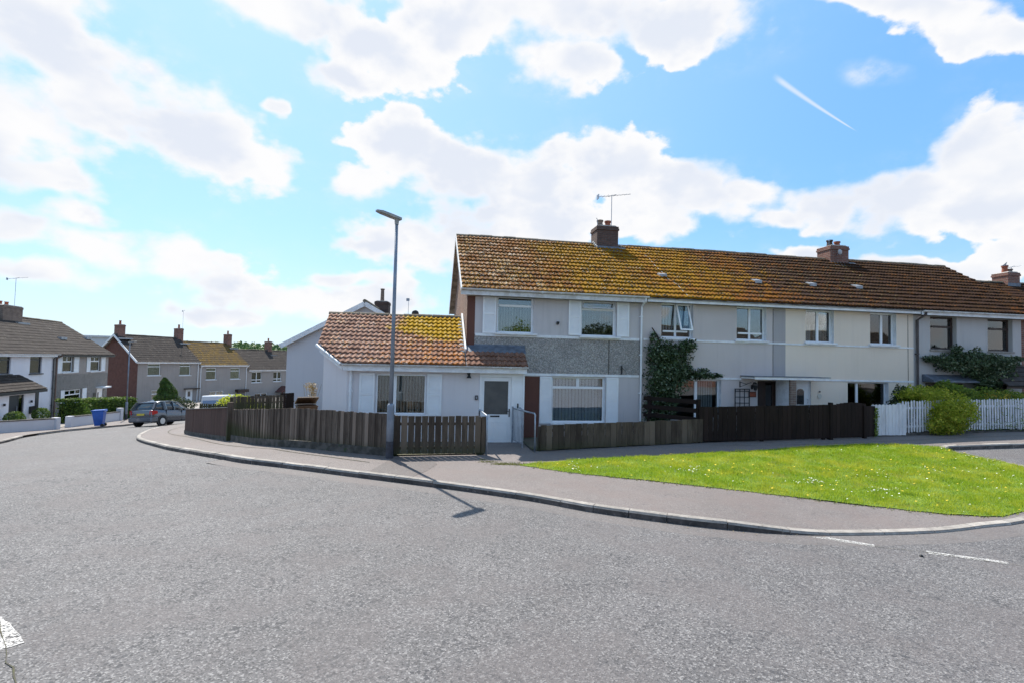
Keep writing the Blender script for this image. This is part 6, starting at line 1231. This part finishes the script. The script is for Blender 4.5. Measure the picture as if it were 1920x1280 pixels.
obj('stems', mb, DRY, pg, True); P, N = blobs([(-3.72, 17.8, 1.42, .20, .14, .16, 1), (-3.66, 17.8, 1.15, .13, .12, .28, 1)], 420, shell=.8, rough=.5); leaf_mesh('plume_leaves', P, N, .028, m_leaf('straw_leaf', (.42, .30, .14), (.58, .46, .27), None, .3), pg)

# across the road behind the camera: what the terrace windows reflect
def opposite(label, x0, x1, m): return row_house('terraced_house', label, (x1, -24), math.pi, 0, x1 - x0, -.5, 4.7, 2.6, 4.0, [m, m], lambda x, z: 0, [(2, 3.6, 3.1, 4.2), (7, 8.6, 3.1, 4.2), (2, 4, .8, 2.0)], SLATE, left_gable=m, right_gable=m)
opposite('brick house across the road, only seen reflected in the warm grey house', 24, 41, BRICK)
opposite('pale house across the road, only seen reflected in the cream house', 44, 62, R_GREY)
bt = thing('tree', 'broad leafy tree across the road, only seen reflected in the end house windows', 'tree', (9.0, -17, -.1)); bt2 = thing('tree', 'tall dark tree across the road, added to darken the reflection in the second bedroom window', 'tree', (17.5, -17, -.1)); mb = MB(); mb.tube([(17.5, -17, -.2), (17.4, -17, 3.5)], [.26, .14], 8); obj('trunk', mb, BARK, bt2, True); P, N = blobs([(17.5, -17, 4.5, 2.4, 1.8, 1.8, 3), (15.8, -17, 4.4, 1.6, 1.4, 1.5, 1), (19.3, -17, 4.7, 1.7, 1.4, 1.6, 1)], 7000, shell=.7, rough=.4); leaf_mesh('crown', P, N, .14, SHRUBD, bt2); mb = MB(); mb.tube([(9, -17, -.2), (9.05, -17, 1.6), (8.9, -17, 3.0)], [.22, .16, .10], 8)  # second tree is an unseen addition that darkens one bedroom pane by reflection
for q in ((7.6, -17.2, 4.6), (10.3, -16.8, 4.9), (9, -17.5, 5.6)): mb.tube([(9.0, -17, 2.4), q], [.10, .03], 6)
obj('trunk', mb, BARK, bt, True); P, N = blobs([(9, -17, 4.9, 1.6, 1.4, 1.3, 2), (7.7, -17.2, 4.3, 1.2, 1.1, .9, 1), (10.4, -16.8, 4.6, 1.3, 1.1, 1.0, 1), (11.8, -16.6, 3.6, 1.3, 1.2, .9, 1)], 5000, shell=.7, rough=.6); leaf_mesh('crown', P, N, .11, GREENM, bt)
# conifer, bush and far trees
cb = (-24.6, 53.8); cz = g(*cb); co_ = thing('conifer', 'dense green conifer with a crooked tip in front of the far row', 'tree', (*cb, cz)); mb = MB(); mb.tube([(*cb, cz - .1), (*cb, cz + 3.0)], [.14, .04], 8); obj('trunk', mb, BARK, co_, True)
P = []; N = []
while len(P) < 6500:
    t_ = rng.random() ** .8; a = rng.uniform(0, 6.283); r0 = .92 * (1 - t_ ** 2.2) ** .8 * (1 + .55 * mnoise.noise(Vector((math.cos(a) * 1.6, math.sin(a) * 1.6, t_ * 6)))) + .08; r0 *= 1 - .3 * rng.random() ** 2
    P.append((cb[0] + .15 * math.sin(t_ * 4) + r0 * math.cos(a), cb[1] + r0 * math.sin(a), cz + .1 + t_ * 3.15)); N.append((math.cos(a), math.sin(a), .4))
leaf_mesh('crown', P, N, .085, CONIF, co_, .6)
shrub('round_bush', 'bright yellow green bush behind the corner fences', 'shrub', (-11.2, 33.2, g(-11.2, 33.2)), [(-11.2, 33.2, -.65, 1.15, .9, .62, 2), (-10.3, 33.0, -.85, .8, .7, .5, 1), (-11.9, 33.4, -.95, .7, .6, .5, 1)], 5200, .07, GOLD, stems=5)
shrub('dark_bush', 'small dark bush left of the white van', 'shrub', (-19.9, 46.5, g(-19.9, 46.5)), [(-19.9, 46.5, -1.9, 1.0, .8, .6, 1), (-20.9, 47.2, -2.0, .8, .7, .5, 1)], 1800, .08, SHRUBD, stems=3)

# hills
def hill(name, label, f, r0, r1, a0, a1, m, n=160):
    mb = MB(); rr = [r0, (r0 * 2 + r1) / 3, (r0 + 2 * r1) / 3, r1]
    for i in range(n + 1):
        a = a0 + (a1 - a0) * i / n
        for k, r_ in enumerate(rr): mb.v.append((r_ * math.sin(a), r_ * math.cos(a), -8 + f(a, k / 3) * (0, .7, 1, .9)[k] * (.55 + .45 * sm(-.68, -.5, a))))
    mb.f = [(i * 4 + k, (i + 1) * 4 + k, (i + 1) * 4 + k + 1, i * 4 + k + 1) for i in range(n) for k in range(3)]; mb.m = [0] * len(mb.f); return struct(obj(name, mb, m), label, 'hills')
HILLM = mat('hill_green', (.13, .22, .07), (.08, .15, .055), .02, rough=1, c3=(.20, .27, .10), s3=.012, a3=(.5, .6))
hill('hills', 'low green hill with woods on the skyline behind the far row', lambda a, k: 17 + 3.0 * mnoise.noise(Vector((a * 5, 1, 0))) + 1.0 * mnoise.noise(Vector((a * 40, 2, 0))), 300, 520, -1.0, .12, HILLM, 200)
WOODM = m_leaf('far_wood', (.06, .12, .035), (.11, .18, .05), (.15, .21, .08), .1)
P = []; N = []
for k in range(9000):
    a = rng.uniform(-.62, -.12); r_ = rng.uniform(400, 470); b = 9.6 + 1.6 * mnoise.noise(Vector((a * 30, 3, 0))) + .8 * mnoise.noise(Vector((a * 90, 3, 0)))
    P.append((r_ * math.sin(a), r_ * math.cos(a), rng.uniform(2, b + 1.2))); N.append((0, -.5, 1))
tag(leaf_mesh('wood', P, N, 1.5, WOODM, None), 'distant green wood along the hill crest', 'wood', kind='stuff')
mb = MB(); mb.box(-99, -92, 168, 178, -7, 6.6); mb.box(-99.5, -91.5, 167.5, 178.5, 6.61, 7.1); tag(obj('flat_roofed_building', mb, R_PALE), 'pale flat roofed building peeping between the left house and the brick gable', 'building')

# ================================================================ vehicles
CAR = mat('car_silver_blue', (.115, .13, .16), rough=.25, metal=.75, spec=.6, coat=.6); TYRE = mat('tyre', (.02, .02, .02), rough=.85); RIM = mat('rim', (.55, .56, .58), rough=.3, metal=.7); TRIM = mat('car_trim', (.025, .026, .03), rough=.5)
REDL = mat('tail_light', (.45, .02, .02), rough=.2); PLATE = mat('number_plate_yellow', (.60, .45, .04), rough=.4); CGL = mat('car_glass', (.025, .035, .045), rough=.06, spec=.9); VANM = mat('van_white', (.62, .64, .68), rough=.35, coat=.4); VGL = mat('van_glass', (.10, .18, .34), rough=.08, spec=.8)
def surf_frame(x, y, heading, off=-.115):
    h = Vector((math.sin(heading), math.cos(heading), 0)); r = Vector((h.y, -h.x, 0)); gf = lambda p: g(p[0], p[1]) + off
    c = Vector((x, y, 0)); F = Vector((x + h.x * 3, y + h.y * 3, 0)); Q = Vector((x + r.x * 1.5, y + r.y * 1.5, 0)); o = Vector((x, y, gf(c)))
    fy = (Vector((F.x, F.y, gf(F))) - o).normalized(); rx = (Vector((Q.x, Q.y, gf(Q))) - o).normalized(); up = rx.cross(fy).normalized(); rx = fy.cross(up)
    return Matrix(((rx.x, fy.x, up.x, o.x), (rx.y, fy.y, up.y, o.y), (rx.z, fy.z, up.z, o.z), (0, 0, 0, 1)))
def loft(mb, secs, mi=0, cap=True):
    n = len(secs[0]); o = len(mb.v); vs = [p for s in secs for p in s]; fs = [(i * n + k, i * n + (k + 1) % n, (i + 1) * n + (k + 1) % n, (i + 1) * n + k)[::-1] for i in range(len(secs) - 1) for k in range(n)]
    if cap: fs += [tuple(range(n)), tuple(range((len(secs) - 1) * n, len(secs) * n))[::-1]]
    mb.add(vs, fs, mi)
def car():
    o = thing('parked_car', 'silver blue hatchback parked at the bend, seen from behind', 'car'); o.matrix_world = surf_frame(-17.25, 34.85, math.atan2(.30, .954))
    L = 4.0; st = [(0.0, .74, .38, .98), (.06, .80, .30, 1.02), (.35, .85, .25, 1.03), (1.2, .865, .22, .99), (2.3, .865, .22, .95), (3.0, .85, .22, .90), (3.55, .80, .24, .82), (3.9, .70, .30, .68), (4.0, .60, .36, .58)]
    def sec(y, w, zb, zt): # body ring
        h = zt - zb; return [(-w * .90, y, zb), (-w, y, zb + h * .22), (-w, y, zb + h * .62), (-w * .95, y, zt - .03), (-w * .86, y, zt), (w * .86, y, zt), (w * .95, y, zt - .03), (w, y, zb + h * .62), (w, y, zb + h * .22), (w * .90, y, zb)]
    mb = MB(); loft(mb, [sec(*s) for s in st]); bd = obj('body', mb, CAR, o, bevel=.03, smooth=True)
    gst = [(.12, .70, 1.0, 1.03, .66), (.45, .72, 1.0, 1.46, .58), (.9, .73, .98, 1.52, .58), (1.7, .735, .95, 1.53, .575), (2.2, .73, .94, 1.47, .56), (3.02, .70, .88, .93, .66)]
    def gsec(y, w, zb, zt, wt): return [(-w, y, zb), (-(w + wt) / 2 - .02, y, (zb + zt) / 2), (-wt, y, zt), (-wt * .5, y, zt + .025), (wt * .5, y, zt + .025), (wt, y, zt), ((w + wt) / 2 + .02, y, (zb + zt) / 2), (w, y, zb)]
    mb = MB(); loft(mb, [gsec(*s) for s in gst]); obj('glasshouse', mb, CGL, o, smooth=True)
    mb = MB(); top = [(.40, .60, 1.475), (.9, .60, 1.555), (1.7, .595, 1.562), (2.2, .575, 1.50)]
    loft(mb, [[(-w, y, z - .03), (-w * .96, y, z), (-w * .5, y, z + .022), (w * .5, y, z + .022), (w * .96, y, z), (w, y, z - .03)] for y, w, z in top]); obj('roof', mb, CAR, o, smooth=True)
    for s in (-1, 1):
        for a, b, w_, h_ in (((.74, .14, 1.02), (.615, .42, 1.47), .10, .22), ((.76, 1.0, .99), (.62, .94, 1.50), .06, .26), ((.76, 1.75, .96), (.62, 1.70, 1.53), .05, .07), ((.73, 3.0, .92), (.60, 2.2, 1.48), .05, .05)):
            mb = MB(); mb.obox((s * a[0], *a[1:]), (s * b[0], *b[1:]), w_, h_); obj('pillar', mb, CAR, o)
    mb = MB(); loft(mb, [[(-w, y, .30), (-w, y, .56), (w, y, .56), (w, y, .30)] for y, w in ((-.07, .72), (-.03, .82), (.12, .865), (.38, .87))]); bp = obj('rear_bumper', mb, CAR, o, bevel=.02); mb = MB(); mb.box(-.70, .70, -.075, -.0, .27, .34); obj('bumper_trim', mb, TRIM, bp)
    for s in (-1, 1):
        mb = MB(); mb.add([(s * .60, -.015, .74), (s * .80, .03, .72), (s * .82, .03, .98), (s * .62, -.01, .99), (s * .875, .34, .80), (s * .875, .30, .97)], [(0, 1, 2, 3), (1, 4, 5, 2)]); obj('tail_light', mb, REDL, o); mb = MB(); mb.ball((s * .93, 2.35, 1.02), .10, 8, sq=(.8, .6, .75)); obj('wing_mirror', mb, TRIM, o, smooth=True)
    mb = MB(); mb.box(-.26, .26, -.022, -.008, .70, .81); obj('number_plate', mb, PLATE, o)
    mb = MB(); mb.box(-.866, .866, 1.02, 1.03, .34, .98); mb.box(-.868, .868, 2.28, 2.29, .30, .94); mb.box(-.872, .872, 1.05, 2.25, .50, .525); obj('door_seams', mb, TRIM, o)
    for s in (-1, 1):
        for y in (.72, 3.18):
            mb = MB(); mb.tube([(s * .80, y, .33), (s * .872, y, .33)], .37, 20); obj('wheel_arch', mb, TRIM, o); mb = MB(); mb.tube([(s * .68, y, .31), (s * .70, y, .31), (s * .86, y, .31), (s * .885, y, .31)], [.28, .305, .305, .28], 22); w_ = obj('wheel', mb, TYRE, o); mb = MB(); mb.tube([(s * .87, y, .31), (s * .892, y, .31)], [.20, .19], 20); obj('rim', mb, RIM, w_)
car()
def van():
    o = thing('parked_van', 'white van with a bluish rear window behind the corner fences', 'van'); o.matrix_world = surf_frame(-17.4, 46.0, R(0))
    mb = MB(); loft(mb, [[(-w, y, .3), (-w, y, zt * .6), (-w * .92, y, zt), (w * .92, y, zt), (w, y, zt * .6), (w, y, .3)] for y, w, zt in ((0, .88, 1.72), (.08, .93, 1.80), (2.6, .93, 1.82), (3.3, .90, 1.25), (4.3, .85, 1.05))]); obj('body', mb, VANM, o, bevel=.04)
    mb = MB(); mb.add([(-.78, -.012, 1.12), (.78, -.012, 1.12), (.72, .01, 1.66), (-.72, .01, 1.66)], [(0, 1, 2, 3)]); obj('rear_window', mb, VGL, o)
    for s in (-1, 1):
        mb = MB(); mb.add([(s * .935, .3, 1.12), (s * .935, 2.4, 1.12), (s * .90, 2.3, 1.6), (s * .90, .35, 1.6)], [(0, 1, 2, 3)]); obj('side_window', mb, CGL, o); mb = MB(); mb.box(s * .86 - .05, s * .86 + .05, -.015, .06, .8, 1.1); obj('tail_light', mb, REDL, o)
        for y in (.8, 3.5): mb = MB(); mb.tube([(s * .70, y, .32), (s * .95, y, .32)], .32, 18); w_ = obj('wheel', mb, TYRE, o); mb = MB(); mb.tube([(s * .94, y, .32), (s * .96, y, .32)], .2, 14); obj('rim', mb, RIM, w_)
van()
